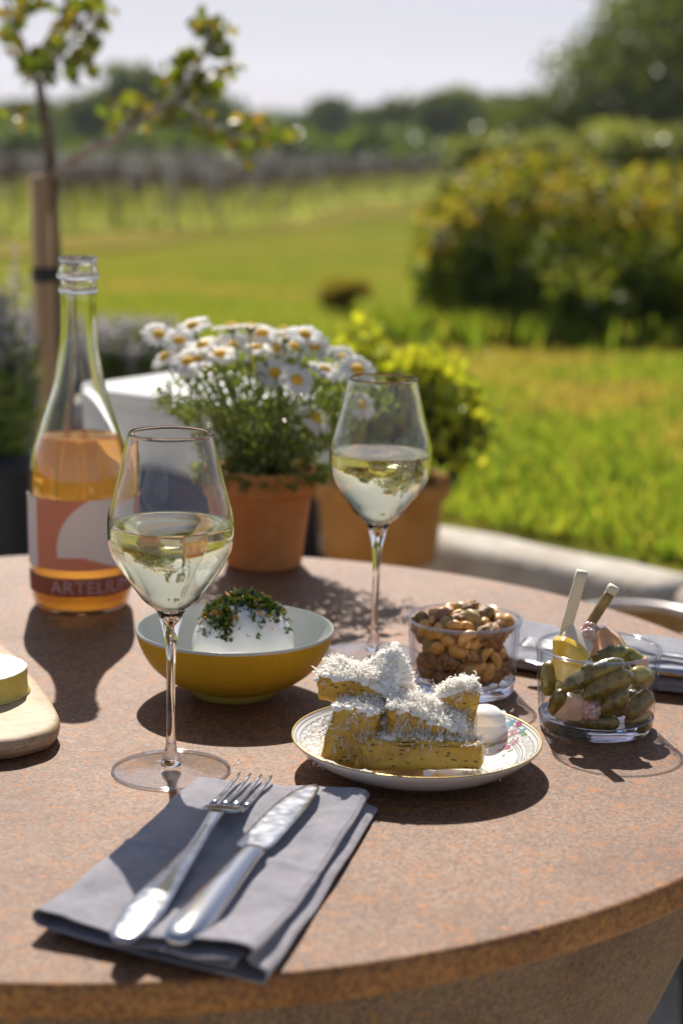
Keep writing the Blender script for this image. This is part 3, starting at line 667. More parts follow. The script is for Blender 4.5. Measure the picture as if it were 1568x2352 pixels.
# stake and sapling
Ys = 2.95
s_top = atY(91, 404, Ys); s_bot = atY(112, 1000, Ys); sl = (s_bot-s_top)/(s_bot[2]-s_top[2]); s_gr = s_top + sl*(0 - s_top[2])
st = empty('wooden_stake', (s_gr[0], s_gr[1], 0), 'round wooden stake with a pale sawn top supporting the sapling', 'stake')
tp_ = s_top - np.array([s_gr[0], s_gr[1], 0]); rS = 23*Ys/F
mb = MB(); mb.tube([(0, 0, -.02), tuple(tp_*.5), tuple(tp_)], [rS, rS, rS], 20); mb.build('shaft', M['woodpale'], st)
mb = MB(); mb.lathe([(0.0005, tp_[2]+.0012), (rS*.97, tp_[2]+.001)], 24, c=(tp_[0], tp_[1], .0)); mb.build('sawn_end', mat('sawn_end', (.62, .50, .36), (.50, .38, .25), scale=50, rough=.8), st)
zb_ = atY(95, 630, Ys)[2]; f_ = zb_/tp_[2]
mb = MB(); mb.lathe([(rS*1.05, -.012), (rS*1.15, -.01), (rS*1.15, .01), (rS*1.05, .012)], 24, c=(tp_[0]*f_, tp_[1]*f_, zb_)); mb.tube([(tp_[0]*f_, tp_[1]*f_, zb_), (tp_[0]*f_+rS*2.6, tp_[1]*f_+.02, zb_)], .011, 8); mb.build('tree_tie', M['black'], st)
sapr = empty('sapling', (atY(128, 900, Ys+.03)[0], Ys+.03, 0), 'young sapling with a thin trunk tied to the stake and a leafy side branch', 'tree')
sb = np.array(sapr.location)
def sp(px, py, dy=.03): return tuple(atY(px, py, Ys+dy) - sb)
mb = MB()
mb.tube([(0.0, 0, -.02), sp(132, 1000), sp(128, 700), sp(120, 400), sp(108, 300), sp(92, 200)], [.013, .012, .0115, .010, .0085, .0075], 10)
for pts, rr in (([sp(92, 200), sp(75, 150), sp(45, 90), sp(20, 10)], [.006, .005, .004, .003]), ([sp(92, 200), sp(115, 150), sp(170, 90), sp(215, 20, .08), sp(235, -60, .1)], [.006, .005, .004, .004, .003]),
                ([sp(75, 150), sp(110, 90, -.02), sp(150, 30, -.04), sp(160, -50, -.05)], [.004, .004, .003, .003]), ([sp(100, 283), sp(60, 270), sp(5, 245), sp(-40, 230)], [.004, .0035, .003, .002]),
                ([sp(170, 90), sp(200, 95), sp(228, 60)], [.003, .003, .002]), ([sp(20, 10), sp(0, -30)], [.003, .002])): mb.tube(pts, rr, 7)
mb.build('trunk', M['bark'], sapr)
mb = MB()
for pts, rr in (([sp(122, 405), sp(160, 372, .01), sp(215, 337, -.02), sp(270, 318, -.04), sp(330, 270, -.05)], [.009, .0085, .008, .007, .006]), ([sp(330, 270, -.05), sp(400, 225, -.05), sp(450, 160, -.04), sp(490, 90, -.03), sp(480, 55, -.03)], [.006, .005, .004, .003, .002]),
                ([sp(400, 225, -.05), sp(480, 280, -.08), sp(540, 310, -.1), sp(600, 320, -.12)], [.004, .004, .003, .002]), ([sp(270, 318, -.04), sp(300, 270, -.05), sp(290, 245, -.05)], [.004, .003, .002])): mb.tube(pts, rr, 7)
mb.build('side_branch', mat('lit_bark', (.24, .19, .15), (.38, .33, .30), scale=60, rough=.8), sapr)  # same bark as the trunk, lightened to paint sunlight on the branch
rs = np.random.default_rng(91); LP = []
def lf(px, py, n, sx, sy, dy=.0):
    for _ in range(int(n*1.7)): LP.append(sp(px + rs.normal(0, sx), py + rs.normal(0, sy), dy + rs.normal(0, .03)))
for (px, py, n, sx, sy) in ((30, 30, 8, 14, 14), (20, 70, 6, 12, 10), (50, 130, 9, 14, 12), (75, 170, 5, 8, 8), (100, 130, 8, 20, 8), (140, 100, 9, 14, 8), (175, 135, 6, 10, 12), (195, 120, 7, 8, 12), (150, 45, 7, 14, 10), (205, 10, 14, 22, 16), (225, 60, 10, 8, 14), (215, 100, 5, 8, 8), (165, 180, 4, 7, 6), (130, 175, 4, 9, 6), (90, 10, 9, 20, 8), (30, -20, 8, 30, 10), (40, 260, 5, 25, 10),
                            (480, 70, 16, 20, 14), (490, 110, 14, 22, 12), (535, 150, 5, 8, 8), (430, 130, 9, 12, 16), (440, 180, 15, 22, 16), (480, 180, 12, 18, 14), (380, 205, 9, 10, 18), (430, 245, 14, 24, 16), (300, 240, 8, 14, 10), (310, 275, 12, 22, 12), (360, 260, 10, 24, 12), (280, 280, 5, 10, 8), (470, 290, 8, 12, 12), (510, 305, 12, 22, 12), (560, 300, 11, 20, 14), (605, 300, 12, 12, 16), (560, 352, 8, 12, 14), (590, 340, 7, 14, 10)): lf(px, py, n, sx, sy)
leafmesh('leaves', np.array(LP), .023, LM['sapling'], sapr, aspect=.85, hexa=True, rng=rs, curl=.12)

# round rusty fire bowl at the right behind the table
rc = at(1462, 1433, .60); fb = empty('garden_stool', (rc[0], rc[1], 0), 'small round garden stool with a pale metal rim behind the table at the right', 'stool'); rR = 168*np.linalg.norm(rc-CAM)/F
mb = MB(); mb.lathe([(.001, .565), (rR*.6, .568), (rR*.9, .578), (rR*.93, .592), (rR*.95, .596), (rR*.96, .57), (rR*.9, .555), (.001, .552)], 64); mb.build('seat', mat('ochre_seat', (.34, .20, .06), (.46, .30, .10), scale=60, rough=.7), fb)
mb = MB(); mb.lathe([(rR*.965 + .0075*math.cos(t), .600 + .0075*math.sin(t)) for t in np.linspace(0, 6.2832, 13)], 72); mb.build('rim', mat('worn_rim', (.60, .57, .55), (.45, .40, .37), scale=30, rough=.35, metal=.3), fb)
for a in (.5, 2.4, 4.4):
    m_ = MB(); m_.tube([(rR*.8*math.cos(a), rR*.8*math.sin(a), .56), (rR*1.3*math.cos(a), rR*1.3*math.sin(a), .0)], .006, 8); m_.build('leg', M['black'], fb)

# ------------------------------------------------------------------ the table
TC = (-.1485, 1.326); TR_ = .479
tb = empty('round_table', (TC[0], TC[1], 0), 'large round rusted steel table carrying all the food and glasses', 'table')
mb = MB(); th = .0185
prof = [(0.0005, T)] + [(r, T) for r in (.1, .2, .3, .4, .45, TR_-.003)]
mb.lathe(prof, 256); mb.build('tabletop', M['rust_top'], tb)
mb = MB(); mb.lathe([(TR_-.003, T-.00002), (TR_-.001, T-.0006), (TR_, T-.0025), (TR_+.0003, T-.008), (TR_, T-th+.002), (TR_-.0015, T-th), (TR_-.06, T-th)], 256); mb.build('rim', M['rust_edge'], tb)
mb = MB(); mb.lathe([(TR_-.040, T-th-.0005), (.436, T-.05), (.424, T-.10), (.396, T-.17), (.345, T-.26), (.30, T-.36), (.29, .1), (.30, .0)], 128); mb.build('base', M['rust_drum'], tb)

# ------------------------------------------------------------------ wine glasses
def make_glass():
    root = empty('wine_glass', (0, 0, 0))
    ax = np.array([-.108, 1.158]); out = []
    data = [(995.5, 97), (1046, 109.5), (1107, 123.5), (1148, 134.5), (1190, 144), (1215, 144.5), (1240, 143), (1270, 136.5), (1311, 113.5), (1351, 83.5), (1382, 59), (1400, 36), (1434, 23.5), (1464, 16), (1504, 11.8), (1579, 10), (1654, 9.6), (1699, 11), (1724, 15), (1737, 20)]
    for py, hw in data:
        p = atY(391, py, ax[1]); d = np.linalg.norm(p-CAM); out.append((hw*d/F, p[2]-T))
    zw = atY(391, 1205, ax[1])[2]-T
    # smooth the outer profile
    zz = np.array([p[1] for p in out]); rr = np.array([p[0] for p in out])
    zs = np.linspace(zz[0], zz[11], 60); o_ = np.argsort(zz)
    def catmull(xq):
        X = zz[o_]; Yv = rr[o_]; dX = np.gradient(Yv, X); k = np.clip(np.searchsorted(X, xq)-1, 0, len(X)-2)
        h = X[k+1]-X[k]; t = (xq-X[k])/h
        return (2*t**3-3*t**2+1)*Yv[k] + (t**3-2*t**2+t)*h*dX[k] + (-2*t**3+3*t**2)*Yv[k+1] + (t**3-t**2)*h*dX[k+1]
    outer = [(float(catmull(z)), float(z)) for z in zs]
    wall = .0009
    zin_bot = out[12][1]                                            # bottom tip of the inside
    inner = [(max(r - wall - .0012*max(0, 1-(z-zs[-1])/.012), .0006), z) for r, z in outer]
    # bowl: outer wall up, over the rim, inner wall down
    mb = MB(); prof = outer[::-1] + [(outer[0][0]-.0002, outer[0][1]+.0005), (inner[0][0]+.0002, inner[0][1]+.0005)] + inner
    mb.lathe(prof + [prof[0]], 128); mb.build('bowl', M['bowl_glass'], root, fix=True)
    # stem, from the flare under the bowl down to the foot
    st_ = [(float(catmull(z)), float(z)) for z in np.linspace(zz[11], zz[19], 44)]
    mb = MB(); n0 = st_[0]; cup = [(.0005, zin_bot-.0012), (n0[0]*.30, zin_bot+.0015), (n0[0]*.62, (zin_bot+n0[1])/2+.001), (n0[0]-.0012, n0[1]-.0003)]
    mb.lathe(cup + [(n0[0], n0[1]-.00005)] + st_[1:] + [(st_[-1][0]*1.15, .0045), (.0005, .0045)], 48); mb.build('stem', M['stem_glass'], root, fix=True)
    # wine body
    zt_ = zw; wp = []
    for z in np.linspace(zt_, zs[-1], 50): wp.append((float(np.interp(z, zs[::-1], [r for r, _ in inner][::-1])) - .00025, float(z)))
    top = [(.0005, zt_), (wp[0][0]*.5, zt_), (wp[0][0]*.9, zt_), (wp[0][0]-.0012, zt_+.0001), (wp[0][0]-.0002, zt_+.0006)]
    tip = [(n0[0]*.58, (zin_bot+n0[1])/2+.0016), (n0[0]*.27, zin_bot+.002), (.0004, zin_bot)]
    mb = MB(); mb.lathe(top + wp[1:] + tip, 96); 
    mb.build('wine', M['wine'], root, fix=True)
    rf = 133.5*1.233/F; mb = MB()
    mb.lathe([(.0005, .0048), (st_[-1][0]*1.1, .0047), (.010, .0036), (.018, .0027), (.028, .0022), (rf-.002, .0019), (rf-.0004, .0015), (rf, .001), (rf-.0004, .0004), (rf-.002, .0002), (.028, .0004), (.012, .0012), (.0005, .0016)], 96)
    mb.build('foot', M['foot_glass'], root)
    mb = MB(); mb.lathe([(rf - .0005 + .0009*math.cos(t), .0011 + .0009*math.sin(t)) for t in np.linspace(0, 2*math.pi, 9)], 96); mb.build('foot_rim', M['rim_glass'], root)
    return root
g1 = make_glass(); g1.location = (*at(393, 1771, T)[:2], T + .0002)
tag(g1, 'nearest wine glass half full of white wine, before the ochre bowl', 'wine glass', 'wine glasses')
g2 = copy_tree(g1); g2.location = (*at(857, 1506, T)[:2], T + .0002); g2.rotation_euler = (0, math.radians(.8), 0)
tag(g2, 'farther wine glass half full of white wine, behind the plate and left of the nuts', 'wine glass', 'wine glasses')

# ------------------------------------------------------------------ rosé bottle
bl_c = at(188, 1390, T); bY = bl_c[1]
bt = empty('wine_bottle', (bl_c[0], bl_c[1], T + .0002), 'clear glass bottle of orange rosé wine with a coral and white label', 'bottle')
raw = [(594, 41.5), (612, 42), (626, 45.5), (641, 45.5), (645, 40.5), (661, 41), (668, 42), (680, 40.5), (700, 40), (765, 41), (800, 44.5), (840, 50.5), (890, 60), (940, 77), (985, 92), (1005, 98), (1040, 109), (1084, 116), (1130, 118), (1250, 116), (1330, 114), (1366, 112), (1380, 106)]
bo = []
for py, hw in raw: p = atY(186, py, bY); bo.append((hw*np.linalg.norm(p-CAM)/F, p[2]-T))
bz = np.array([q[1] for q in bo])[::-1]; br = np.array([q[0] for q in bo])[::-1]
Zs = np.concatenate([np.linspace(bz[0], bz[-1], 120)]); rsm = np.interp(Zs, bz, br)
ker = np.array([1, 2, 1])/4
body_end = np.searchsorted(Zs, bo[8][1])
rs2 = rsm.copy()
for _ in range(5): rs2[1:body_end-1] = np.convolve(rs2, ker, 'same')[1:body_end-1]
outerB = [(float(r), float(z)) for r, z in zip(rs2[:body_end], Zs[:body_end])] + [(q[0], q[1]) for q in bo[7::-1]]
RB = 114*1.66/F
base = [(.0006, .018), (.012, .0155), (.022, .008), (.030, .001), (.033, .0), (outerB[0][0]*.93, .0006), (outerB[0][0]*1.0, .004)]
base = [b_ for b_ in base if b_[1] < outerB[0][1]-.001 or b_[0] < .03]
wallB = .0028
innerB = [(r - wallB, z) for r, z in outerB]
zl = atY(186, 1001, bY)[2]-T
mb = MB(); mb.lathe(base + outerB + [(outerB[-1][0]-.001, outerB[-1][1]+.0008), (innerB[-1][0]+.0006, outerB[-1][1]+.0008)] + innerB[::-1] + [(outerB[0][0]*.7, .010), (.020, .016), (.0006, .0215)], 96)
mb.build('glass_body', M['bottle_glass'], bt, fix=True)
liq = [(r-.0003, z) for r, z in innerB if z < zl]
rl = float(np.interp(zl, [z for _, z in innerB], [r for r, _ in innerB])) - .0003
mb = MB(); mb.lathe([(.0005, .0245), (.018, .0175), (outerB[0][0]*.68, .0115)] + liq + [(rl, zl), (rl*.6, zl), (.0005, zl)], 96)
mb.build('rose_wine', M['rose'], bt, fix=True)
for py_, th_, k_r in ((596, .0022, 1.0), (634, .0026, 1.0), (667, .0024, 1.0)):
    zz_ = atY(186, py_, bY)[2]-T; r_ = float(np.interp(zz_, [q[1] for q in outerB], [q[0] for q in outerB]))
    mb = MB(); mb.lathe([(r_ - .0006 + .0018*math.cos(t), zz_ + th_*math.sin(t)) for t in np.linspace(0, 2*math.pi, 11)], 64); mb.build('neck_ring', M['stem_glass'], bt, fix=True)
def labmat(name, col, tr=.35):
    m, nt, N, L, b = newmat(name); b.inputs['Base Color'].default_value = (*col, 1); b.inputs['Roughness'].default_value = .55
    t = N.new('ShaderNodeBsdfTranslucent'); t.inputs[0].default_value = (*col, 1); mx = N.new('ShaderNodeMixShader'); mx.inputs[0].default_value = tr
    L.new(b.outputs[0], mx.inputs[1]); L.new(t.outputs[0], mx.inputs[2]); L.new(mx.outputs[0], N['Material Output'].inputs[0]); return m
M['lab_white'] = labmat('label_white', (.90, .88, .88)); M['lab_coral'] = labmat('label_coral', (.80, .36, .22), .35); M['lab_band'] = labmat('label_band', (.50, .19, .11), .5); M['lab_text'] = labmat('label_lettering', (.80, .58, .55))
view = math.atan2(-bl_c[1], -bl_c[0])                               # direction from the bottle to the camera
def bulge(z): return float(np.interp(z, [q[1] for q in outerB], [q[0] for q in outerB]))
def labelstrip(name, z0, z1, a0, a1, fn, mats, nu=150, nv=70, off=.0004):
    mb = MB(); vs = []; fs = []; ms = []
    for j in range(nv+1):
        z = z0 + (z1-z0)*j/nv
        for i in range(nu+1):
            a = view + a0 + (a1-a0)*i/nu; r = bulge(z) + off; vs.append((r*math.cos(a), r*math.sin(a), z))
    n0 = nu+1
    for j in range(nv):
        for i in range(nu):
            mb.f.append((j*n0+i, j*n0+i+1, (j+1)*n0+i+1, (j+1)*n0+i)); mb.smooth.append(True)
            mb.m.append(fn(math.sin(a0 + (a1-a0)*(i+.5)/nu), (j+.5)/nv))
    mb.v = [tuple(v) for v in vs]
    o = mb.build(name, mats, bt); s_ = o.modifiers.new('t', 'SOLIDIFY'); s_.thickness = .0002; s_.offset = 1; return o
zA = atY(186, 1305, bY)[2]-T; zA = atY(187, 1312-26, bY)[2]-T       # label bottom (axis heights)
zBt = atY(187, 1146-17, bY)[2]-T
zb0, zb1 = atY(187, 1372-27, bY)[2]-T, atY(187, 1329-26, bY)[2]-T
def art(sx, v):                                                     # sx: -1 left .. 1 right as seen
    if sx < -.82: return 0
    if sx > .86: return 1
    # white half disc rising to the right on coral
    if v > .18:
        return 0 if ((sx-.55)/1.0)**2 + (max(v-.3, 0)/.76)**2 < 1 else 1
    return 0 if (sx > .09 and v > .18 - (sx-.09)*.27) else 1
labelstrip('label', zA, zBt, -1.75, 1.75, art, [M['lab_white'], M['lab_coral']])
labelstrip('label_band', zb0, zb1, -1.75, 1.75, lambda s_, v: 0, [M['lab_band']], nu=80, nv=6)
cu = bpy.data.curves.new('lettering', 'FONT'); cu.body = 'ARTELIUM'; cu.size = 1; cu.extrude = 0
tmp = bpy.data.objects.new('lettering', cu); COL.objects.link(tmp); bpy.context.view_layer.update()
me = bpy.data.meshes.new_from_object(tmp); bpy.data.objects.remove(tmp)
bm = bmesh.new(); bm.from_mesh(me); bmesh.ops.triangulate(bm, faces=bm.faces); bmesh.ops.subdivide_edges(bm, edges=bm.edges, cuts=2)
xs_ = [v.co.x for v in bm.verts]; ys_ = [v.co.y for v in bm.verts]; x0, x1, y0, y1 = min(xs_), max(xs_), min(ys_), max(ys_)
for v in bm.verts:
    a = view + (-.62 + (v.co.x-x0)/(x1-x0)*1.72); z = zb0 + (zb1-zb0)*(.16 + .68*(v.co.y-y0)/(y1-y0)); r = bulge(z) + .0009
    v.co = (r*math.cos(a), r*math.sin(a), z)
bm.to_mesh(me); bm.free(); me.materials.append(M['lab_text'])
lo = bpy.data.objects.new('lettering', me); COL.objects.link(lo); lo.parent = bt

# ------------------------------------------------------------------ daisies in the terracotta pot
dp = at(606, 1296, T); dd = np.linalg.norm(dp-CAM)
hpot = atY(628, 1072, dp[1])[2] - T
DP = empty('terracotta_pot', (dp[0], dp[1], T), 'orange terracotta pot on the table holding white daisies', 'plant pot')
_ = pot('terracotta_pot', None, (dp[0], dp[1], T), 122*dd/F*.975, 86*dd/F, hpot, .026, M['terracotta'], .93)
for ch in [x for x in bpy.data.objects if x.parent == _]: ch.parent = DP
bpy.data.objects.remove(_)
DR = empty('daisy_plant', (dp[0], dp[1], T + hpot*.93), 'bushy marguerite daisy with white flowers in the pot on the table', 'plant')
db = np.array(DR.location); rd_ = np.random.default_rng(17)
FL = [(365, 770, .3, 0), (443, 750, .2, 0), (412, 783, .4, 0), (380, 820, .7, -1), (432, 832, .8, 0), (532, 752, -.1, 0), (535, 798, .8, 0), (487, 797, -.2, 0), (603, 768, .4, 0), (575, 752, -.1, 0), (655, 775, -.1, 0), (630, 800, .5, .3), (720, 795, .5, .6), (675, 798, .2, .2), (632, 858, .6, .1), (681, 873, .9, .4), (790, 825, .4, .8), (745, 850, .2, .3), (722, 960, .6, 1.4), (835, 865, .1, .8), (820, 850, .3, .9), (700, 770, .1, .4), (465, 795, .1, -.3), (505, 815, .2, 0), (590, 800, 0, 0), (770, 856, .3, .5), (820, 930, .6, 1.0), (650, 760, -.2, 0), (455, 830, .1, 0)]
M['petal'] = leafmat('white_petal', [(.86, .85, .84), (.92, .91, .89)], trans=.45, tcol=(1.0, 1.0, .95), rough=.6)
M['disc'] = mat('yellow_disc', (.72, .38, .01), (.80, .50, .03), scale=900, rough=.8, bmp=.8, bdist=.001)
petal = MB(); npet = 17
for k in range(npet):
    a = 2*math.pi*k/npet + rd_.normal(0, .05); Lp = .0135*rd_.uniform(.9, 1.08); w = .0022; dz = rd_.uniform(-.0012, .0012); ca, sa = math.cos(a), math.sin(a)
    rows = [(.0025, .4, 0), (.006, .9, .0008), (.010, 1.0, .0006), (.0125, .8, -.0002), (Lp, .35, -.0009)]; vs = []
    for (r, ww, z) in rows:
        for s_ in (-1, 0, 1): vs.append((r*ca - s_*w*ww*sa, r*sa + s_*w*ww*ca, z + dz*r/.013 + (abs(s_) * .0004)))
    petal.add(vs, [(3*i+j, 3*i+j+1, 3*i+j+4, 3*i+j+3) for i in range(4) for j in (0, 1)])
disc = MB(); disc.lathe([(.0002, .0036), (.0024, .0032), (.0042, .0018), (.0050, .0), (.003, -.001), (.0005, -.0016)], 20)
calyx = MB(); calyx.lathe([(.0035, -.0008), (.0028, -.0028), (.001, -.0042)], 12)
protoP = petal.build('petals', M['petal']); protoD = disc.build('flower_centre', M['disc']); protoC = calyx.build('calyx', LM['daisyleaf'])
stems = MB()
for i, (px, py, tilt, lean) in enumerate(FL):
    Yf = dp[1] + rd_.uniform(-.05, .045) - (0.03 if py > 840 else 0); p = atY(px, py, Yf) - db
    # facing: up, tilted towards the camera by tilt, sideways by lean
    nrm = Vector((lean*.55 + rd_.normal(0, .2), -tilt*1.25 - .12 + rd_.normal(0, .18), 1.0)).normalized()
    q = nrm.to_track_quat('Z', 'Y').to_matrix().to_4x4() @ Matrix.Rotation(rd_.uniform(0, 6), 4, 'Z')
    fr = protoP if i == 0 else protoP.copy()
    if i: COL.objects.link(fr)
    fr.name = 'flower'; fr.parent = DR; sc_ = rd_.uniform(.92, 1.1)
    fr.matrix_local = Matrix.Translation(Vector(p)) @ q @ Matrix.Scale(sc_*1.32, 4)
    for pr, nm in ((protoD, 'flower_centre'), (protoC, 'calyx')):
        d_ = pr if i == 0 else pr.copy()
        if i: COL.objects.link(d_)
        d_.parent = fr; d_.matrix_local = Matrix.Identity(4)
    pv = Vector(p) - nrm*.004; b0 = Vector((p[0]*.18 + rd_.normal(0, .006), p[1]*.2 + rd_.normal(0, .006), 0)); mid = (pv + b0)*.5 - nrm*.012 + Vector((0, 0, .01))
    stems.tube([b0, b0*.4 + mid*.6, mid*.6 + pv*.4, pv], [.0013, .0011, .001, .0009], 6)
for k in range(9):
    px, py = rd_.uniform(350, 850), rd_.uniform(760, 880); p = Vector(atY(px, py, dp[1] + rd_.uniform(-.05, .03)) - db); bud = MB()
    bud.ico((0, 0, 0), .0038, 2, sc=(1, 1, .9)); bud.ico((0, 0, .0024), .0028, 2, m=1); o = bud.build('flower_bud', [LM['daisyleaf'], M['petal']], DR); o.location = p
    stems.tube([Vector((p.x*.2, p.y*.2, 0)), p*.6, p], [.0012, .001, .0008], 6)
stems.build('stems', LM['daisyleaf'], DR)
# feathery leaves filling a dome
n_ = 8500; a = rd_.uniform(0, 6.28, n_); u = rd_.random(n_); hgt = rd_.random(n_)**.9
Rm = .038 + .078*np.clip(hgt*1.35, 0, 1); Rm = np.where(hgt > .8, Rm*(1-(hgt-.8)*1.6), Rm); rr = np.sqrt(u)*Rm
cl = np.array([mnoise.noise(Vector((math.cos(b_)*r_*55, math.sin(b_)*r_*55, h_*5))) for b_, r_, h_ in zip(a, rr, hgt)])
keep = cl > -.05
P = np.column_stack([rr*np.cos(a) + .012*hgt, rr*np.sin(a)*.8, .004 + hgt*.112*(1-.25*(rr/.12)**2)])[keep]
D = np.column_stack([P[:, 0]*4, P[:, 1]*4, np.full(len(P), .5)])
leafmesh('foliage', P, .0095, LM['daisyleaf'], DR, aspect=.28, dirs=D + rd_.normal(size=D.shape)*.5, rng=rd_)
n_ = 260; a = rd_.uniform(0, 6.28, n_); rr = rd_.uniform(.045, .056, n_)
leafmesh('hanging_leaves', np.column_stack([rr*np.cos(a), rr*np.sin(a), rd_.uniform(-.002, .012, n_)]), .014, LM['daisyleaf'], DR, aspect=.22, dirs=np.column_stack([np.cos(a), np.sin(a), np.full(n_, -.4)]), rng=rd_)
# dead white petals lying on the soil rim
# ------------------------------------------------------------------ ochre bowl with burrata
bc = at(539, 1591, T); bd = np.linalg.norm(bc-CAM)
BW = empty('bowl', (bc[0], bc[1], T + .0002), 'ochre stoneware bowl with a pale grey inside holding the burrata', 'bowl')
def bowlz(py): return atY(539, py, bc[1])[2] - T
zr = bowlz(1443); R_ = 226*np.linalg.norm(atY(539, 1443, bc[1])-CAM)/F
k_ = R_/226
prof = [(.001, .004), (88*k_, .004), (94*k_, .0002), (98*k_, .0004), (104*k_, .006), (113*k_, .0072), (140*k_, zr*.22), (168*k_, zr*.34), (191*k_, zr*.48), (207*k_, zr*.64), (219*k_, zr*.82), (226*k_, zr-.001)]
def densify(p, n=6):
    P = np.array(p); t = np.arange(len(P)); out = []
    for i in range(len(P)-1):
        p0, p1, p2, p3 = P[max(i-1, 0)], P[i], P[i+1], P[min(i+2, len(P)-1)]
        for k in range(n):
            u = k/n; out.append(tuple(.5*((2*p1) + (p2-p0)*u + (2*p0-5*p1+4*p2-p3)*u*u + (3*p1-p0-3*p2+p3)*u**3)))
    out.append(tuple(P[-1])); return out
mb = MB(); mb.lathe(prof[:5], 96); mb.build('foot_ring', M['ochre_foot'], BW)
mb = MB(); mb.lathe(densify(prof[4:]), 128, jit=lambda a, z: .0025*math.sin(2*a+1)); mb.build('outer_wall', M['ochre'], BW)
prin = [(226*k_, zr-.001), (225*k_, zr+.0006), (221.5*k_, zr+.0004), (214*k_, zr*.84), (201*k_, zr*.67), (184*k_, zr*.53), (160*k_, zr*.40), (128*k_, zr*.29), (90*k_, .0112), (50*k_, .0094), (.001, .009)]
mb = MB(); mb.lathe(densify(prin), 128, jit=lambda a, z: .0025*math.sin(2*a+1)); mb.build('inner_glaze', M['cream_glaze'], BW)
BU = empty('burrata', (bc[0], bc[1], T + .0092), 'white ball of burrata dressed with herbs in the ochre bowl', 'cheese')
bu_c = atY(560, 1462, bc[1]) ; bx = bu_c[0]-bc[0]; bR = .0385
zc = .0265
mb = MB()
def bf(p):
    q = p.copy(); q.z = max(q.z, -.62); an = math.atan2(p.y, p.x); f = 1 + .035*mnoise.noise(p*1.8) + .018*max(p.z, 0)*math.sin(an*9 + 2*p.z) + .01*mnoise.noise(p*7); return q*f
mb.ico((bx, -.004, zc), bR*.98, 5, sc=(1.0, .96, .98), fn=bf); ob = mb.build('cheese_ball', M['burrata'], BU)
M['herb'] = leafmat('chopped_herb', [(.02, .05, .012), (.04, .08, .012), (.09, .13, .02), (.16, .15, .03)], trans=.15, rough=.08, spec=1.0, tcol=(1.5, 1.5, .4))
M['herbor'] = mat('pepper_bits', (.52, .22, .03), (.60, .34, .05), scale=200, rough=.15)
hp = []; rh = np.random.default_rng(23)
def onball(dx, dy):
    x = dx; y = dy; q = 1 - (x/(bR*1.0))**2 - (y/(bR*.95))**2
    if q < 0.02: q = .02
    return np.array([bx + x, -.004 + y, zc + bR*.96*math.sqrt(q)])
for _i in range(1900):
    t = rh.random()
    if t < .74: x, y = rh.normal(.002, .0125), rh.normal(.003, .012)
    elif t < .86: x, y = rh.normal(-.012, .0028), rh.normal(-.024, .006)
    elif t < .94: x, y = rh.normal(-.024, .004), rh.normal(-.006, .010)
    else: x, y = rh.normal(.018, .004), rh.normal(-.006, .006)
    if (x/.036)**2 + (y/.034)**2 > 1: continue
    p = onball(x, y); hp.append(p + np.array([0, 0, rh.random()*.0045*math.exp(-(x/.016)**2-((y-.006)/.016)**2)]))
hp = np.array(hp)
hl = leafmesh('herb_flakes', hp, rh.uniform(.003, .0065, len(hp)), [M['herb'], M['herbor']], None, aspect=.75, mi=(rh.random(len(hp)) < .13).astype(int), rng=rh, curl=.25)
hl.location = BU.location; tag(hl, 'chopped green herbs and orange pepper bits in oil over the burrata', 'herb dressing', kind='stuff')
# oil pool in the bowl
mb = MB(); mb.lathe([(.0005, .0135), (118*k_, .0135), (121*k_, .0133)], 64); oo = mb.build('oil', mat('green_oil', (.30, .27, .08), rough=.05, coat=1), None); oo.location = BW.location; tag(oo, 'thin pool of green oil in the bottom of the ochre bowl', 'oil')

# ------------------------------------------------------------------ plate
pcn = at(954, 1762, T); pd = np.linalg.norm(pcn-CAM)
PL = empty('plate', (pcn[0], pcn[1], T + .0002), 'white china plate with a grey key border and gold rim holding polenta chips', 'plate', rot=(0, math.radians(.6), 0))
pz = atY(953, 1690, pcn[1]); PR = 285*np.linalg.norm(pz-CAM)/F; PH = pz[2]-T
ptop = [(.0005, .0052), (PR*.50, .0052), (PR*.60, .0058), (PR*.70, .0076), (PR*.80, PH*.50), (PR*.90, PH*.74), (PR*.97, PH*.93), (PR-.0006, PH)]
pbot = [(PR, PH-.0010), (PR*.975, PH*.83), (PR*.90, PH*.58), (PR*.80, PH*.34), (PR*.70, PH*.18), (PR*.60, .0018), (PR*.56, .0), (PR*.53, .0), (PR*.52, .0016), (.0005, .0018)]
ptd = densify(ptop, 5)
mb = MB(); mb.lathe(ptd + [(PR-.0001, PH-.0003)] + densify(pbot, 4), 160); mb.build('dish', M['china'], PL)
mb = MB(); rc_ = [(PR - .0006 + .0007*math.cos(t), PH - .0003 + .0006*math.sin(t)) for t in np.linspace(0, 2*math.pi, 9)]; mb.lathe(rc_, 160); mb.build('gold_rim', M['gold'], PL)
ptr = np.array([q[0] for q in ptd]); ptz = np.array([q[1] for q in ptd])
def onplate(r, a): return (r*math.cos(a), r*math.sin(a), float(np.interp(r, ptr, ptz)) + .00025)
def stroke(mb, pts, w, m=0):                                        # pts in (radius, angle)
    for (r0, a0), (r1, a1) in zip(pts[:-1], pts[1:]):
        n = max(1, int(abs(a1-a0)/.03)); rm = (r0+r1)/2
        dr, da = r1-r0, (a1-a0)*rm; L_ = math.hypot(dr, da) or 1; nr, na = -da/L_*w/2, dr/L_*w/2/rm; er, ea = dr/L_*w/2, da/L_*w/2/rm
        vs = []
        for k in range(n+1):
            f = k/n; e = -1 if k == 0 else (1 if k == n else 0); r = r0+dr*f+er*e; a = a0+(a1-a0)*f+ea*e
            vs += [onplate(r+nr, a+na), onplate(r-nr, a-na)]
        mb.add(vs, [(2*k, 2*k+1, 2*k+3, 2*k+2) for k in range(n)], m)
mb = MB(); nk = 52; rA, rB = PR*.845, PR*.945; cell = 2*math.pi/nk
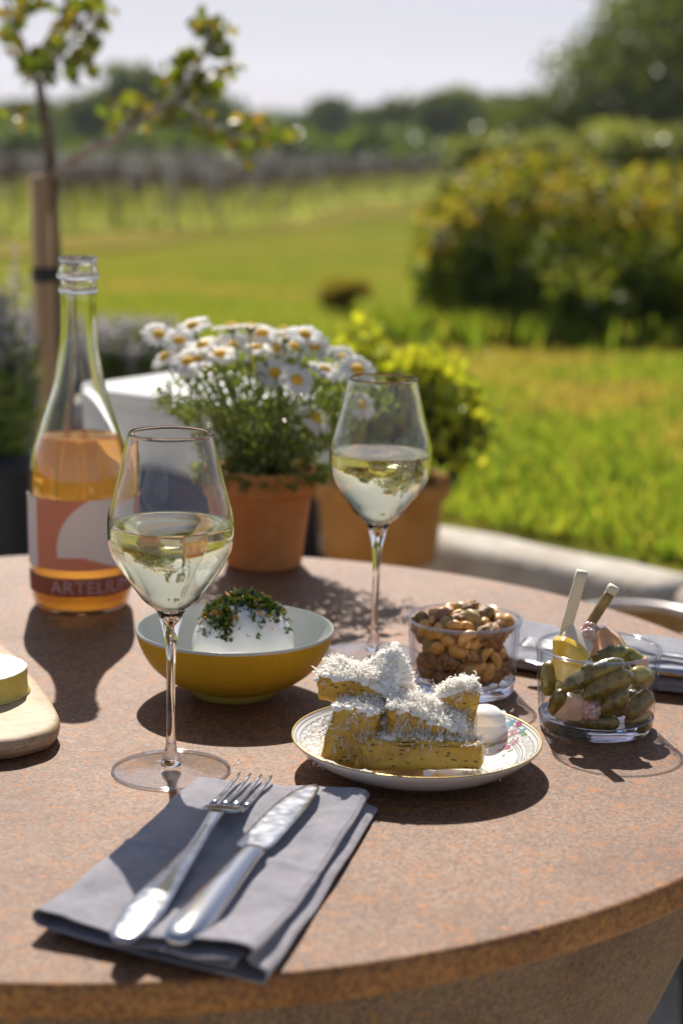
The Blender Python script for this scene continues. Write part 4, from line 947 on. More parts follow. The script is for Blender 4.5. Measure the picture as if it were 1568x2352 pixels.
for k in range(nk):
    a = k*cell; h = rB-rA; w = .00042
    K = [(0, 0), (0, .88), (.72, .88), (.72, .30), (.36, .30), (.36, .58)] ; K2 = [(0, 0), (1.0, 0)]
    stroke(mb, [(rA + v*h, a + u*cell) for u, v in K], w); stroke(mb, [(rA + v*h, a + u*cell) for u, v in K2], w)
for rr_ in (PR*.825, PR*.965, PR*.81): stroke(mb, [(rr_, t) for t in np.linspace(0, 2*math.pi, 120)], .00035)
stroke(mb, [(PR*.52, t) for t in np.linspace(0, 2*math.pi, 90)], .0004)
mb.build('key_border', M['key'], PL)
fm = [mat('print_pink', (.55, .28, .32), rough=.2), mat('print_green', (.22, .36, .16), rough=.2), mat('print_blue', (.20, .38, .42), rough=.2), mat('print_cream', (.75, .68, .60), rough=.2), mat('print_rose', (.40, .12, .20), rough=.2)]
mb = MB(); rf_ = random.Random(4)
def patch(px, py, L_, w, ang, m):
    c0 = Vector(at(px, py, T+.006) - np.array(PL.location)); 
    vs = []
    for t, ww in ((0, 0), (.25, .8), (.5, 1), (.75, .8), (1, 0)):
        for s_ in (-1, 1):
            x = c0.x + math.cos(ang)*L_*(t-.5) - math.sin(ang)*w*ww*s_/2; y = c0.y + math.sin(ang)*L_*(t-.5) + math.cos(ang)*w*ww*s_/2
            r = math.hypot(x, y); vs.append((x, y, float(np.interp(r, ptr, ptz)) + .0002 + .00004*m))
    mb.add(vs, [(2*i, 2*i+1, 2*i+3, 2*i+2) for i in range(4)], m)
for (px, py, L_, w, a, m) in ((1150, 1685, .012, .004, 1.3, 1), (1165, 1700, .010, .005, .2, 2), (1175, 1712, .009, .006, 2.4, 0), (1160, 1712, .008, .005, .4, 3), (1188, 1706, .007, .004, 1.9, 4), (1150, 1716, .008, .005, 2.9, 0), (1140, 1700, .008, .004, .9, 3), (1132, 1716, .008, .003, .3, 1), (1180, 1725, .007, .0045, .8, 0), (1162, 1727, .008, .005, 2.0, 4), (1196, 1716, .006, .0035, .1, 2), (1200, 1722, .005, .003, 2.2, 1), (1148, 1728, .006, .004, 0, 0), (1170, 1735, .005, .002, .3, 1), (1130, 1705, .006, .003, 2.5, 1), (1155, 1740, .004, .002, 1.3, 2), (1168, 1719, .006, .004, 1.2, 3), (1143, 1709, .005, .003, 1.8, 0)): patch(px, py, L_, w, a, m)
mb.build('painted_flowers', fm, PL)

# polenta chips
chips = []
plz = T + .0058
def chip(label, pts_front, thick, d, seed, zoff=0):
    """a slab: front outline in picture units laid on the plane Y = yf, pushed back by thick"""
    yf, lean = d; bm = bmesh.new(); fr_ = [bm.verts.new(Vector(atY(px, py, yf + lean*(1750-py)/1000))) for px, py in pts_front]
    f0 = bm.faces.new(fr_); r = bmesh.ops.extrude_face_region(bm, geom=[f0]); vv = [g for g in r['geom'] if isinstance(g, bmesh.types.BMVert)]
    for v in vv: v.co += Vector(thick)
    bmesh.ops.recalc_face_normals(bm, faces=bm.faces)
    bmesh.ops.bevel(bm, geom=list(bm.edges), offset=.0012, segments=2, affect='EDGES')
    bmesh.ops.triangulate(bm, faces=bm.faces); bmesh.ops.subdivide_edges(bm, edges=[e for e in bm.edges if e.calc_length() > .004], cuts=4, use_grid_fill=True)
    bm.normal_update()
    for v in bm.verts: v.co += v.normal*(.0016*mnoise.noise(v.co*300 + Vector((seed, 0, 0))) + .0026*mnoise.noise(v.co*85))
    for v in bm.verts: v.co.z = max(v.co.z, plz)
    co = sum((v.co for v in bm.verts), Vector())/len(bm.verts); base_ = Vector((co.x, co.y, min(v.co.z for v in bm.verts)))
    for v in bm.verts: v.co -= base_
    me = bpy.data.meshes.new('polenta_chip'); bm.to_mesh(me); me.materials.append(M['polenta']); me.polygons.foreach_set('use_smooth', [True]*len(me.polygons))
    o = bpy.data.objects.new('polenta_chip', me); COL.objects.link(o); o.location = base_; tag(o, label, 'polenta chip', 'stacked polenta chips'); chips.append(o); bm.free()
Yp0 = pcn[1]
chip('polenta chip leaning upright at the left of the pile', [(737, 1742), (766, 1622), (872, 1640), (868, 1668), (845, 1765), (800, 1768)], (.004, .020, .0), (Yp0-.048, .03), 1)
chip('polenta chip lying on top at the upper left, its bare end out', [(724, 1560), (738, 1551), (860, 1575), (905, 1600), (900, 1660), (800, 1630), (731, 1606)], (.006, .024, .004), (Yp0-.025, .0), 2)
chip('long polenta chip lying flat at the front of the plate', [(829, 1712), (880, 1704), (1100, 1712), (1103, 1768), (840, 1772), (836, 1740)], (.003, .018, .0), (Yp0-.058, .02), 3)
chip('polenta chip lying across the front chip in the middle', [(884, 1698), (892, 1628), (960, 1645), (1066, 1690), (1060, 1722), (1000, 1714)], (.002, .020, .003), (Yp0-.046, .0), 4)
chip('polenta chip standing with a raised corner at the right', [(1000, 1765), (985, 1650), (1010, 1598), (1096, 1568), (1099, 1600), (1088, 1680), (1102, 1758)], (.000, .020, .0), (Yp0-.030, .05), 5)
chip('polenta chip standing behind the front chip, mostly under cheese', [(850, 1760), (845, 1660), (1010, 1650), (1010, 1760)], (.0, .022, .0), (Yp0-.035, .0), 6)
chip('short browned polenta chip tucked between the left chip and the front chip', [(808, 1768), (818, 1715), (845, 1690), (852, 1700), (848, 1768)], (.004, .012, .0), (Yp0-.052, .02), 8)
chip('polenta chip standing at the back under the cheese peak', [(856, 1760), (862, 1610), (890, 1556), (925, 1560), (965, 1640), (970, 1760)], (.0, .02, .0), (Yp0-.012, .0), 7)
# grated cheese: strands laid over the chips and plate
dg = bpy.context.evaluated_depsgraph_get()
vsA, fsA = [], []
for o in chips:
    n0 = len(vsA); vsA += [o.matrix_basis @ v.co for v in o.data.vertices]; fsA += [tuple(i+n0 for i in p.vertices) for p in o.data.polygons]
# plate surface for the drops
n0 = len(vsA); ang = 40
for (r, z) in ptd:
    for i in range(ang): vsA.append(Vector((pcn[0] + r*math.cos(6.2832*i/ang), pcn[1] + r*math.sin(6.2832*i/ang), T + z)))
fsA += [(n0+j*ang+i, n0+j*ang+(i+1) % ang, n0+(j+1)*ang+(i+1) % ang, n0+(j+1)*ang+i) for j in range(len(ptd)-1) for i in range(ang)]
bvh = BVHTree.FromPolygons(vsA, fsA)
cz = MB(); rc2 = random.Random(12)
def flat(x, y):
    h = bvh.ray_cast(Vector((x, y, 1.2)), Vector((0, 0, -1))); return h[0] is not None and abs(h[1].z) > .75 and h[0].z > T + .012
def drop(x, y): h = bvh.ray_cast(Vector((x, y, 1.2)), Vector((0, 0, -1))); return None if h[0] is None else h[0].z
def strand(p, L_, curl, w=.00036, droop=0, n=6):
    a = rc2.uniform(0, 6.283); pts = []; q = Vector(p); d = Vector((math.cos(a), math.sin(a), rc2.uniform(-.18, .18))).normalized(); ax = Vector((rc2.gauss(0, .5), rc2.gauss(0, .5), rc2.gauss(0, 1))).normalized()
    R = Matrix.Rotation(curl/n, 3, ax)
    for i in range(n+1): pts.append(q.copy()); q += d*(L_/n); d = (R @ d); d.z -= droop/n; d.normalize()
    sv = d.cross(Vector((rc2.gauss(0, .5), rc2.gauss(0, .5), 1))).normalized(); vs = []
    for i, q_ in enumerate(pts): ww = w*1.5*(.4 if i in (0, n) else 1); vs += [q_ + sv*ww, q_ - sv*ww]; sv = (Matrix.Rotation(.25, 3, d) @ sv)
    cz.add(vs, [(2*i, 2*i+1, 2*i+3, 2*i+2) for i in range(n)])
# packed lumps under the loose strands
def heap(x, y, n, sx, sy, hh_, Lr=(.0020, .0045), curl=6.5):
    if n > 450:
        for _ in range(int(n/9)):
            gx_, gy_ = rc2.gauss(0, .8), rc2.gauss(0, .8); X = x + gx_*sx; Y = y + gy_*sy; z = drop(X, Y)
            if z is None or not flat(X, Y) or math.hypot(X-pcn[0], Y-pcn[1]) > PR*.9: continue
            k = math.exp(-(gx_*gx_+gy_*gy_)*.9); r = rc2.uniform(.0018, .0032)
            for f in ([0] if hh_ < .01 else [0, .25, .5, .75, .95]): cz.ico((X, Y, z + hh_*k*f*.9), r, 2, m=1, sc=(1, 1, .7), disp=.35, freq=3)
    for _ in range(n):
        gx_, gy_ = rc2.gauss(0, 1), rc2.gauss(0, 1); X = x + gx_*sx; Y = y + gy_*sy
        if math.hypot(X-pcn[0], Y-pcn[1]) > PR*.93: continue
        z = drop(X, Y)
        if z is None: continue
        k = math.exp(-(gx_*gx_+gy_*gy_)*.75); f = rc2.random()**.6; strand((X, Y, z + .0004 + f*(.0011 + hh_*k)), rc2.uniform(*Lr)*(2.1 if rc2.random() < .12 else 1), rc2.uniform(2.0, curl))
def xat(px, Y): return atY(px, 1650, Y)[0]
heap(xat(905, Yp0), Yp0-.010, 3600, .0125, .012, .020)               # peak
heap(xat(870, Yp0-.02), Yp0-.02, 1900, .014, .010, .007)
heap(xat(960, Yp0-.03), Yp0-.030, 2400, .020, .010, .007)
heap(xat(790, Yp0-.01), Yp0-.012, 1500, .013, .009, .004)
heap(xat(1040, Yp0-.02), Yp0-.022, 1900, .011, .009, .005)
heap(xat(985, Yp0-.04), Yp0-.042, 550, .020, .005, .003)
heap(xat(840, Yp0-.04), Yp0-.040, 500, .018, .006, .002)
heap(xat(745, Yp0), Yp0-.005, 750, .009, .020, .002, (.002, .006))  # loose on the plate at left
heap(xat(1125, Yp0-.045), Yp0-.05, 160, .012, .007, .001, (.002, .005))
heap(xat(900, Yp0-.06), Yp0-.066, 90, .03, .003, .001, (.002, .004))
# strands hanging down the faces
for _ in range(300):
    px = rc2.choice([rc2.uniform(770, 1100), rc2.uniform(1040, 1100), rc2.uniform(900, 1060)]); py = rc2.uniform(1625, 1715); p = atY(px, py, 1.0); d = Vector(p - CAM).normalized(); h = bvh.ray_cast(Vector(CAM), d)
    if h[0] is None or h[1].z > .7: continue
    q = h[0] - d*.0008; pts = [q.copy()]; L_ = rc2.uniform(.004, .013)
    sd_ = rc2.gauss(0, .25)
    for i in range(6): q = q + Vector((sd_*L_/6 + rc2.gauss(0, .0004), rc2.gauss(0, .0003), -L_/6)); pts.append(q.copy())
    cz.loft(pts, [.0005]*7, [.00035]*7, n=4, cap=False)
tag(cz.build('grated_cheese', [M['cheese_shred'], M['cheese_lump']]), 'fluffy heap of finely grated white cheese over the polenta chips', 'grated cheese', kind='stuff')
# spilt crumbs of cheese on the table
cz = MB()
for (px, py) in ((540, 1746), (532, 1738), (548, 1752)): strand(Vector(at(px, py, T+.001)), .005, 3, .0005)
tag(cz.build('cheese_crumbs', M['cheese_shred']), 'tiny cheese shreds fallen on the table right of the near glass foot', 'cheese crumbs')
# cream
cr = at(1118, 1690, T+.010); mb = MB()
mb.lathe(densify([(.001, 0), (.0125, 0), (.0150, .003), (.0150, .0075), (.0135, .0105), (.0128, .0118), (.0133, .0135), (.0115, .0185), (.0075, .0215), (.003, .0228), (.0004, .023)], 5), 48, jit=lambda a, z: .05*math.sin(a*2 + z*200) + .02*math.sin(5*a+z*500))
o = mb.build('cream_dollop', M['cream']); o.location = (cr[0]-.001, cr[1]+.004, T + .0072); tag(o, 'swirled dollop of white soured cream behind the polenta chips', 'cream')

# ------------------------------------------------------------------ jars
def jar(label, pxc, pyb, rim_y, rim_hw, base_hw, name='glass_jar', wall=.0024, bt_=.010):
    c0 = at(pxc, pyb, T); zr = atY(pxc, rim_y, c0[1])[2]-T; d = np.linalg.norm(c0-CAM)
    Rr = rim_hw*np.linalg.norm(atY(pxc, rim_y, c0[1])-CAM)/F; Rb = base_hw*d/F
    root = empty(name, (c0[0], c0[1], T + .0002), label, 'jar', 'clear glass jars')
    out = densify([(Rb*.90, .0), (Rb*.97, .001), (Rb*1.0, .004), (Rb + (Rr-Rb)*.35, .022), (Rb + (Rr-Rb)*.75, .05), (Rr, zr-.002)], 5)
    mb = MB(); o2 = [q for q in out if q[1] >= bt_]
    rim = [(Rr, zr-.0006), (Rr-.0006, zr+.0002), (Rr-wall*.5, zr+.0006), (Rr-wall+.0004, zr+.0001), (Rr-wall, zr-.001)]
    mb.lathe(o2 + rim + [(q[0]-wall, q[1]) for q in o2[::-1]], 96); mb.build('jar_wall', M['jar_glass'], root)
    mb = MB(); ob = [q for q in out if q[1] < bt_]
    mb.lathe([(.0005, .0012), (Rb*.82, .0012)] + ob + [(o2[0][0], bt_-.0001), (o2[0][0]-wall*1.1, bt_-.0001), (o2[0][0]-wall*2.5, bt_-.0018), (.0005, bt_-.0022)], 96); mb.build('jar_base', M['jar_base'], root, fix=True)
    mb = MB(); tt = np.linspace(0, 2*math.pi, 9); mb.lathe([(Rr-wall*.5 + wall*.55*math.cos(t), zr + .0002 + wall*.5*math.sin(t)) for t in tt], 96); mb.build('jar_rim', M['rim_glass'], root)
    return root, c0, Rr-wall, Rb-wall*1.6, zr, bt_
NJ, nc, nRr, nRb, nzr, nbt = jar('clear glass jar of mixed nuts behind the polenta plate', 1061, 1584, 1421, 132, 117)
PJ, pjc, pRr, pRb, pzr, pbt = jar('clear glass jar of mixed pickles at the right', 1366, 1669, 1487, 143, 127)

# nuts
def nut_meshes():
    out = {}
    def mk(nm, fn, m, sub=3):
        mb = MB(); fn(mb); o = mb.build(nm, m); out[nm] = o; o.hide_render = False; return o
    def cashew(mb):
        pts = []; ha = []; n = 10
        for i in range(n): t = i/(n-1); a = -1.15 + 2.3*t; pts.append((.0058*math.sin(a)*1.25, 0, .0062*math.cos(a) - .004)); ha.append(.0036*math.sin(math.pi*min(max(t*.86+.07, 0), 1))**.55*(1.1-.25*t))
        mb.loft(pts, ha, [h*1.05 for h in ha], side=(0, 1, 0), n=10)
    M['cashew'] = mat('roasted_cashew', (.58, .27, .05), (.76, .45, .14), scale=250, rough=.42, sss=.15, bmp=.2, bscale=600, bdist=.0005)
    M['peanut'] = mat('roasted_peanut', (.60, .28, .05), (.74, .42, .12), scale=300, rough=.45, bmp=.2, bscale=500, bdist=.0005)
    M['almond'] = mat('brown_almond', (.22, .09, .035), (.40, .20, .09), scale=200, rough=.55, stretch=(.3, 1, 1), bmp=.4, bdist=.0006)
    M['spiced'] = mat('spiced_cluster', (.13, .06, .02), (.46, .26, .10), scale=350, rough=.6, bmp=.9, bscale=300, bdist=.0015)
    M['bean'] = mat('khaki_bean', (.30, .20, .06), (.42, .30, .11), scale=120, rough=.45, bmp=.2, bdist=.0005)
    mk('cashew', cashew, M['cashew'])
    mk('peanut', lambda mb: mb.ico((0, 0, 0), .0058, 3, sc=(1.25, .85, .85), fn=lambda p: Vector((p.x, p.y*(1-.12*math.exp(-(p.y*4)**2)), p.z))), M['peanut'])
    mk('almond', lambda mb: mb.ico((0, 0, 0), .0085, 3, sc=(1.2, .68, .42), fn=lambda p: Vector((p.x, p.y*(1-.35*max(p.x, 0)), p.z*(1-.3*max(p.x, 0))))), M['almond'])
    mk('spiced_nut', lambda mb: mb.ico((0, 0, 0), .0075, 3, sc=(1.2, .9, .8), disp=.55, freq=2.4), M['spiced'])
    mk('broad_bean', lambda mb: mb.ico((0, 0, 0), .0075, 3, sc=(1.15, .85, .6), disp=.12), M['bean'])
    return out
nm = nut_meshes()
LBL = {'cashew': 'curved golden cashew among the mixed nuts in the glass jar', 'peanut': 'oval roasted peanut among the mixed nuts in the glass jar', 'almond': 'brown skinned almond among the mixed nuts in the glass jar', 'spiced_nut': 'dark lumpy spiced nut among the mixed nuts in the glass jar', 'broad_bean': 'khaki roasted bean among the mixed nuts in the glass jar'}
CATS = {'cashew': 'cashew', 'peanut': 'peanut', 'almond': 'almond', 'spiced_nut': 'nut', 'broad_bean': 'bean'}
rn_ = random.Random(33); placed = []; used = set(); tries = 0
topz = nzr + .004
while tries < 30000 and len(placed) < 235:
    tries += 1; z = nbt + .005 + rn_.random()*(topz - nbt - .004); Rz = nRb + (nRr-nRb)*z/nzr - .0068
    r = Rz*math.sqrt(rn_.random()) if rn_.random() < .4 else Rz*rn_.uniform(.86, 1); a = rn_.uniform(0, 6.283)
    x, y = r*math.cos(a), r*math.sin(a)
    mound = nzr - .004 + .011*(1-(r/Rz)**2)
    if z > mound: continue
    if z < nzr - .022 and r < Rz*.7: continue
    if any((x-p[0])**2 + (y-p[1])**2 + (z-p[2])**2 < .0089**2 for p in placed): continue
    placed.append((x, y, z))
for (x, y, z) in placed:
    k = rn_.choices(['cashew', 'peanut', 'almond', 'spiced_nut', 'broad_bean'], [.30, .36, .14, .12, .08])[0]
    if z < nbt + .018 and rn_.random() < .3: k = 'spiced_nut'
    o = nm[k]
    if k in used: o = o.copy(); COL.objects.link(o)
    used.add(k)
    o.location = (nc[0]+x, nc[1]+y, T+z)
    r = math.hypot(x, y); a = math.atan2(y, x)
    o.rotation_euler = (rn_.uniform(0, 6.28), rn_.uniform(-.6, .6), rn_.uniform(0, 6.28)) if r < nRb*.6 else (rn_.uniform(-.5, .5), rn_.uniform(-1.2, 1.2), a + math.pi/2 + rn_.uniform(-.3, .3))
    s_ = rn_.uniform(.86, 1.12); o.scale = (s_, s_, s_)
    wh = 'heaped above the rim of' if z > nzr-.006 else ('pressed against the upper wall of' if z > nzr*.5 else 'low in')
    tag(o, LBL[k].replace('among the mixed nuts in', wh) , CATS[k], 'mixed nuts in the glass jar')

# pickles
def pj(px, py, dr):                                                 # point inside the jar: picture position, depth from the axis (negative = nearer)
    return atY(px, py, pjc[1] + dr)
def gmat(name, c1, c2, **k): return mat(name, c1, c2, scale=160, rough=.14, coat=1, sss=.05, **k)
M['gherkin'] = gmat('gherkin_skin', (.08, .07, .008), (.24, .19, .02), bmp=.9, bscale=450, bdist=.0012)
M['gherkin2'] = gmat('pale_gherkin_skin', (.24, .20, .02), (.40, .33, .06), bmp=.5, bscale=380, bdist=.001)
M['carrot'] = gmat('pickled_carrot', (.72, .30, .10), (.80, .42, .18))
M['yellowp'] = gmat('yellow_pepper', (.74, .46, .02), (.80, .54, .05))
M['radish'] = gmat('pale_radish', (.78, .60, .42), (.82, .70, .56))
M['cauli'] = gmat('pink_cauliflower', (.55, .30, .26), (.74, .52, .46), bmp=.6, bscale=500, bdist=.001)
def gherkin(label, p0, p1, r, m='gherkin', bend=.0):
    p0, p1 = Vector(p0), Vector(p1); c0 = (p0+p1)/2; mb = MB(); n = 14; pts = []; hs = []
    up = Vector((0, 0, 1))
    for i in range(n): t = i/(n-1); pts.append(p0.lerp(p1, t) + up*bend*math.sin(math.pi*t) - c0); hs.append(r*max(.12, (1-abs(2*t-1)**3.2))**.5*(1 + .04*math.sin(t*17)))
    mb.loft(pts, hs, hs, n=16, power=2); 
    vs = [Vector(v) for v in mb.v]
    mb.v = [tuple(v + Vector((mnoise.noise(v*380), mnoise.noise(v*380+Vector((5, 0, 0))), mnoise.noise(v*380+Vector((0, 5, 0)))))*.0007) for v in vs]
    o = mb.build('gherkin', M[m]); o.location = c0; tag(o, label, 'gherkin', 'gherkins in the pickle jar'); return o
G = [((1360, 1516, -.006), (1438, 1498, .004), .0066, 'gherkin', 'bumpy dark gherkin whose tip rises above the jar rim'),
     ((1290, 1584, -.034), (1432, 1520, -.026), .0066, 'gherkin', 'long gherkin running diagonally across the upper front of the jar'),
     ((1338, 1604, -.037), (1452, 1551, -.030), .0074, 'gherkin', 'plump gherkin pressed to the front glass in the centre of the jar'),
     ((1257, 1598, -.012), (1262, 1518, -.006), .0060, 'gherkin2', 'upright olive gherkin at the left wall of the jar'),
     ((1420, 1500, .014), (1474, 1530, .006), .0064, 'gherkin2', 'pale yellow green gherkin just under the rim at the right'),
     ((1448, 1556, -.022), (1494, 1560, -.004), .0070, 'gherkin2', 'light gherkin end against the right wall of the jar'),
     ((1440, 1648, -.030), (1494, 1596, -.012), .0070, 'gherkin', 'dark gherkin low at the right of the jar'),
     ((1380, 1642, -.036), (1440, 1584, -.034), .0074, 'gherkin', 'dark gherkin below the plump front gherkin'),
     ((1268, 1640, -.016), (1292, 1590, -.030), .0056, 'gherkin', 'small dark gherkin low at the left wall of the jar'),
     ((1330, 1660, -.030), (1420, 1664, -.032), .0066, 'gherkin', 'dark gherkin lying on the bottom at the front of the jar'),
     ((1440, 1668, -.014), (1486, 1640, .0), .0066, 'gherkin2', 'olive gherkin lying at the bottom right of the jar'),
     ((1300, 1640, -.010), (1350, 1560, -.012), .0070, 'gherkin', 'gherkin standing behind the pale slice'),
     ((1380, 1570, .000), (1450, 1545, .004), .0072, 'gherkin2', 'pale gherkin behind the long diagonal gherkin'),
     ((1400, 1640, -.008), (1470, 1600, .002), .0074, 'gherkin', 'gherkin in the middle of the jar behind the front ones'),
     ((1290, 1665, .004), (1360, 1640, .010), .0074, 'gherkin', 'gherkin lying on the jar bottom at the back'),
     ((1340, 1610, .008), (1430, 1590, .014), .0074, 'gherkin', 'gherkin at the back of the jar below the carrot'),
     ((1440, 1630, .018), (1480, 1570, .016), .0070, 'gherkin', 'gherkin behind the pale one at the back right'),
     ((1290, 1620, .014), (1310, 1550, .014), .0070, 'gherkin2', 'olive gherkin at the back left behind the yellow pepper')]
for a_, b_, r, m_, lab in G: gherkin(lab, pj(*a_), pj(*b_), r, m_, bend=.002)
def slab(name, label, cat, front, Yd, thick, m, bev=.0012, bulge_=0):
    bm = bmesh.new(); fr_ = [bm.verts.new(Vector(atY(px, py, pjc[1] + dy))) for px, py, dy in front]; f0 = bm.faces.new(fr_)
    r = bmesh.ops.extrude_face_region(bm, geom=[f0]); vv = [g for g in r['geom'] if isinstance(g, bmesh.types.BMVert)]
    for v in vv: v.co += Vector(thick)
    bmesh.ops.recalc_face_normals(bm, faces=bm.faces); bmesh.ops.bevel(bm, geom=list(bm.edges), offset=bev, segments=3, affect='EDGES', profile=.6)
    co = sum((v.co for v in bm.verts), Vector())/len(bm.verts)
    for v in bm.verts: v.co -= co
    bm.verts.index_update(); mb = MB(); mb.add([v.co for v in bm.verts], [tuple(v.index for v in f.verts) for f in bm.faces]); bm.free()
    o = mb.build(name, m); o.location = co; tag(o, label, cat, 'pickled vegetables in the jar'); return o
slab('pepper_piece', 'glossy yellow pepper piece leaning at the left front of the jar', 'pepper', [(1266, 1470, -.012), (1290, 1472, -.02), (1322, 1486, -.024), (1350, 1514, -.030), (1330, 1542, -.034), (1298, 1572, -.034), (1276, 1562, -.026), (1268, 1524, -.018)], 0, (.003, .006, .002), M['yellowp'])
slab('radish_slice', 'pale cream radish wedge above the yellow pepper piece', 'radish', [(1284, 1466, -.004), (1300, 1450, .0), (1345, 1480, -.004), (1358, 1500, -.010), (1346, 1512, -.014), (1310, 1490, -.012)], 0, (.004, .009, .004), M['radish'])
slab('carrot_piece', 'orange carrot wedge standing up in the middle of the jar', 'carrot', [(1348, 1512, -.010), (1372, 1450, .004), (1388, 1440, .006), (1420, 1465, .004), (1438, 1492, .0), (1400, 1495, -.008)], 0, (.002, .012, .0), M['carrot'])
slab('carrot_piece', 'small orange carrot piece behind the right wall of the jar', 'carrot', [(1450, 1518, .0), (1484, 1512, .004), (1486, 1540, .002), (1470, 1545, -.004)], 0, (.002, .008, .0), M['carrot'])
slab('radish_slice', 'translucent pale slice low at the left of the jar', 'radish', [(1270, 1618, -.024), (1300, 1600, -.030), (1340, 1610, -.034), (1342, 1660, -.032), (1310, 1655, -.030), (1275, 1650, -.022)], 0, (.002, .006, .002), M['radish'])
def floret(label, p, r, seed):
    mb = MB(); rr = random.Random(seed)
    for k in range(22):
        d = Vector((rr.gauss(0, 1), rr.gauss(0, 1), rr.gauss(0, 1)+.4)).normalized(); mb.ico(d*r*.68, r*rr.uniform(.28, .42), 2, disp=.2, freq=3)
    mb.ico((0, 0, 0), r*.72, 2); o = mb.build('cauliflower_floret', M['cauli']); o.location = p; tag(o, label, 'cauliflower', 'pickled vegetables in the jar')
floret('pink cauliflower floret at the top of the jar behind the carrot', pj(1352, 1462, .010), .0098, 1)
floret('small pink cauliflower floret against the front glass near the bottom', pj(1358, 1632, -.036), .0072, 2)
def stick(name, label, p0, p1, a, b_, mats, parts=None, side=(1, 0, 0)):
    p0, p1 = Vector(p0), Vector(p1); mb = MB(); n = 12; pts = [p0.lerp(p1, i/(n-1)) - p0 for i in range(n)]
    mb.loft(pts, [a*(1+.05*math.sin(i*2)) for i in range(n)], [b_]*n, side=side, n=12, power=5)
    o = mb.build(name, mats); o.location = p0; return o
M['palestick'] = mat('pale_stick', (.62, .54, .38), (.70, .64, .50), scale=60, rough=.5, stretch=(1, 1, .1))
M['brownstick'] = mat('brown_stick', (.16, .11, .045), (.36, .25, .10), scale=120, rough=.5)
o = stick('serving_stick', None, pj(1284, 1500, .012), pj(1336, 1312, .004), .0040, .0028, M['palestick']); tag(o, 'pale square stick standing upright in the pickle jar', 'stick', 'sticks in the pickle jar')
p0, p1 = pj(1318, 1490, .022), pj(1400, 1362, .018)
root = empty('serving_stick', tuple(p0), 'mottled brown stick with a pale end leaning right in the pickle jar', 'stick', 'sticks in the pickle jar')
p0, p1 = Vector(p0), Vector(p1); mb = MB(); n = 12; mb.loft([(p1-p0)*(i/(n-1)) for i in range(n)], [.0036]*n, [.003]*n, side=(1, 0, 0), n=12, power=3.5); mb.build('shaft', M['brownstick'], root)
e_ = (p1-p0); mb = MB(); mb.loft([e_*1.002, e_*1.07, e_*1.12], [.0039, .0041, .0038], [.0033, .0034, .003], side=(1, 0, 0), n=12, power=3.5); mb.build('pale_end', mat('pale_end', (.66, .60, .48), (.74, .70, .60), scale=80, rough=.5), root)

# ------------------------------------------------------------------ board and cheese at the left
bpx = [(-420, 1500), (-300, 1440), (-150, 1430), (-30, 1462), (30, 1497), (72, 1545), (108, 1590), (134, 1634), (138, 1655), (120, 1676), (80, 1690), (20, 1702), (-100, 1706), (-250, 1690), (-400, 1600)]
zb_ = T + .016; bp = np.array([at(px, py, zb_)[:2] for px, py in bpx]); bcn = bp.mean(0)
def smooth_closed(P, n=8):
    out = []; k = len(P)
    for i in range(k):
        p0, p1, p2, p3 = P[i-1], P[i], P[(i+1) % k], P[(i+2) % k]
        for j in range(n): u = j/n; out.append(.5*((2*p1) + (p2-p0)*u + (2*p0-5*p1+4*p2-p3)*u*u + (3*p1-p0-3*p2+p3)*u**3))
    return np.array(out)
ol = smooth_closed(bp) - bcn
BD = empty('serving_board', (bcn[0], bcn[1], T), 'thick rounded wooden serving board at the left edge carrying the cheese', 'board')
mb = MB(); n_ = len(ol); vs = []; ring = [(.90, .0), (.955, .002), (.985, .006), (1.0, .0105), (.995, .0135), (.975, .0158), (.94, .0168), (.8, .0172), (.5, .0174), (.2, .0174)]
for s_, z in ring:
    for i, p in enumerate(ol): vs.append((p[0]*s_, p[1]*s_, z + .0006*mnoise.noise(Vector((p[0]*30*s_, p[1]*30*s_, z*90)))))
fs = [(j*n_+i, j*n_+(i+1) % n_, (j+1)*n_+(i+1) % n_, (j+1)*n_+i) for j in range(len(ring)-1) for i in range(n_)] + [tuple(range(n_))[::-1], tuple((len(ring)-1)*n_+i for i in range(n_))]
mb.add(vs, fs)
def boardmat():
    m, nt, N, L, b = newmat('board_wood')
    n = noise_tex(nt, 22, 5, .6, stretch=(.5, .35, 14)); n2 = noise_tex(nt, 180, 4, .7, stretch=(.35, 1, 1))
    col = ramp(nt, n.outputs[0], [(.3, (.26, .15, .07)), (.5, (.48, .34, .20)), (.7, (.60, .47, .31))]).outputs[0]
    col = mixc(nt, col, ramp(nt, n2.outputs[0], [(.35, (.6, .55, .5)), (.5, (1, 1, 1))]).outputs[0], .7, 'MULTIPLY')
    L.new(col, b.inputs['Base Color']); b.inputs['Roughness'].default_value = .65; bump(nt, n2.outputs[0], .4, .0008, b); return m
mb.build('board', boardmat(), BD)
chc = at(-62, 1590, T+.0175); crx = (60+62)*np.linalg.norm(chc-CAM)/F
CH = empty('cheese_round', (chc[0], chc[1], T + .0176), 'thick yellow rind cheese with a crumbly white top on the board', 'cheese')
hch = .020
mb = MB(); jf = lambda a, z: .01*math.sin(3*a) + .006*math.sin(7*a+z*50)
mb.lathe(densify([(.001, 0), (crx*.96, 0), (crx, .002), (crx*.985, .009), (crx*.99, .014), (crx*.985, hch-.002)], 4), 80, jit=jf); mb.build('rind', mat('yellow_rind', (.58, .46, .07), (.70, .58, .16), scale=60, rough=.35, sss=.3), CH)
mb = MB(); vs = []; n_ = 80; rings = 14
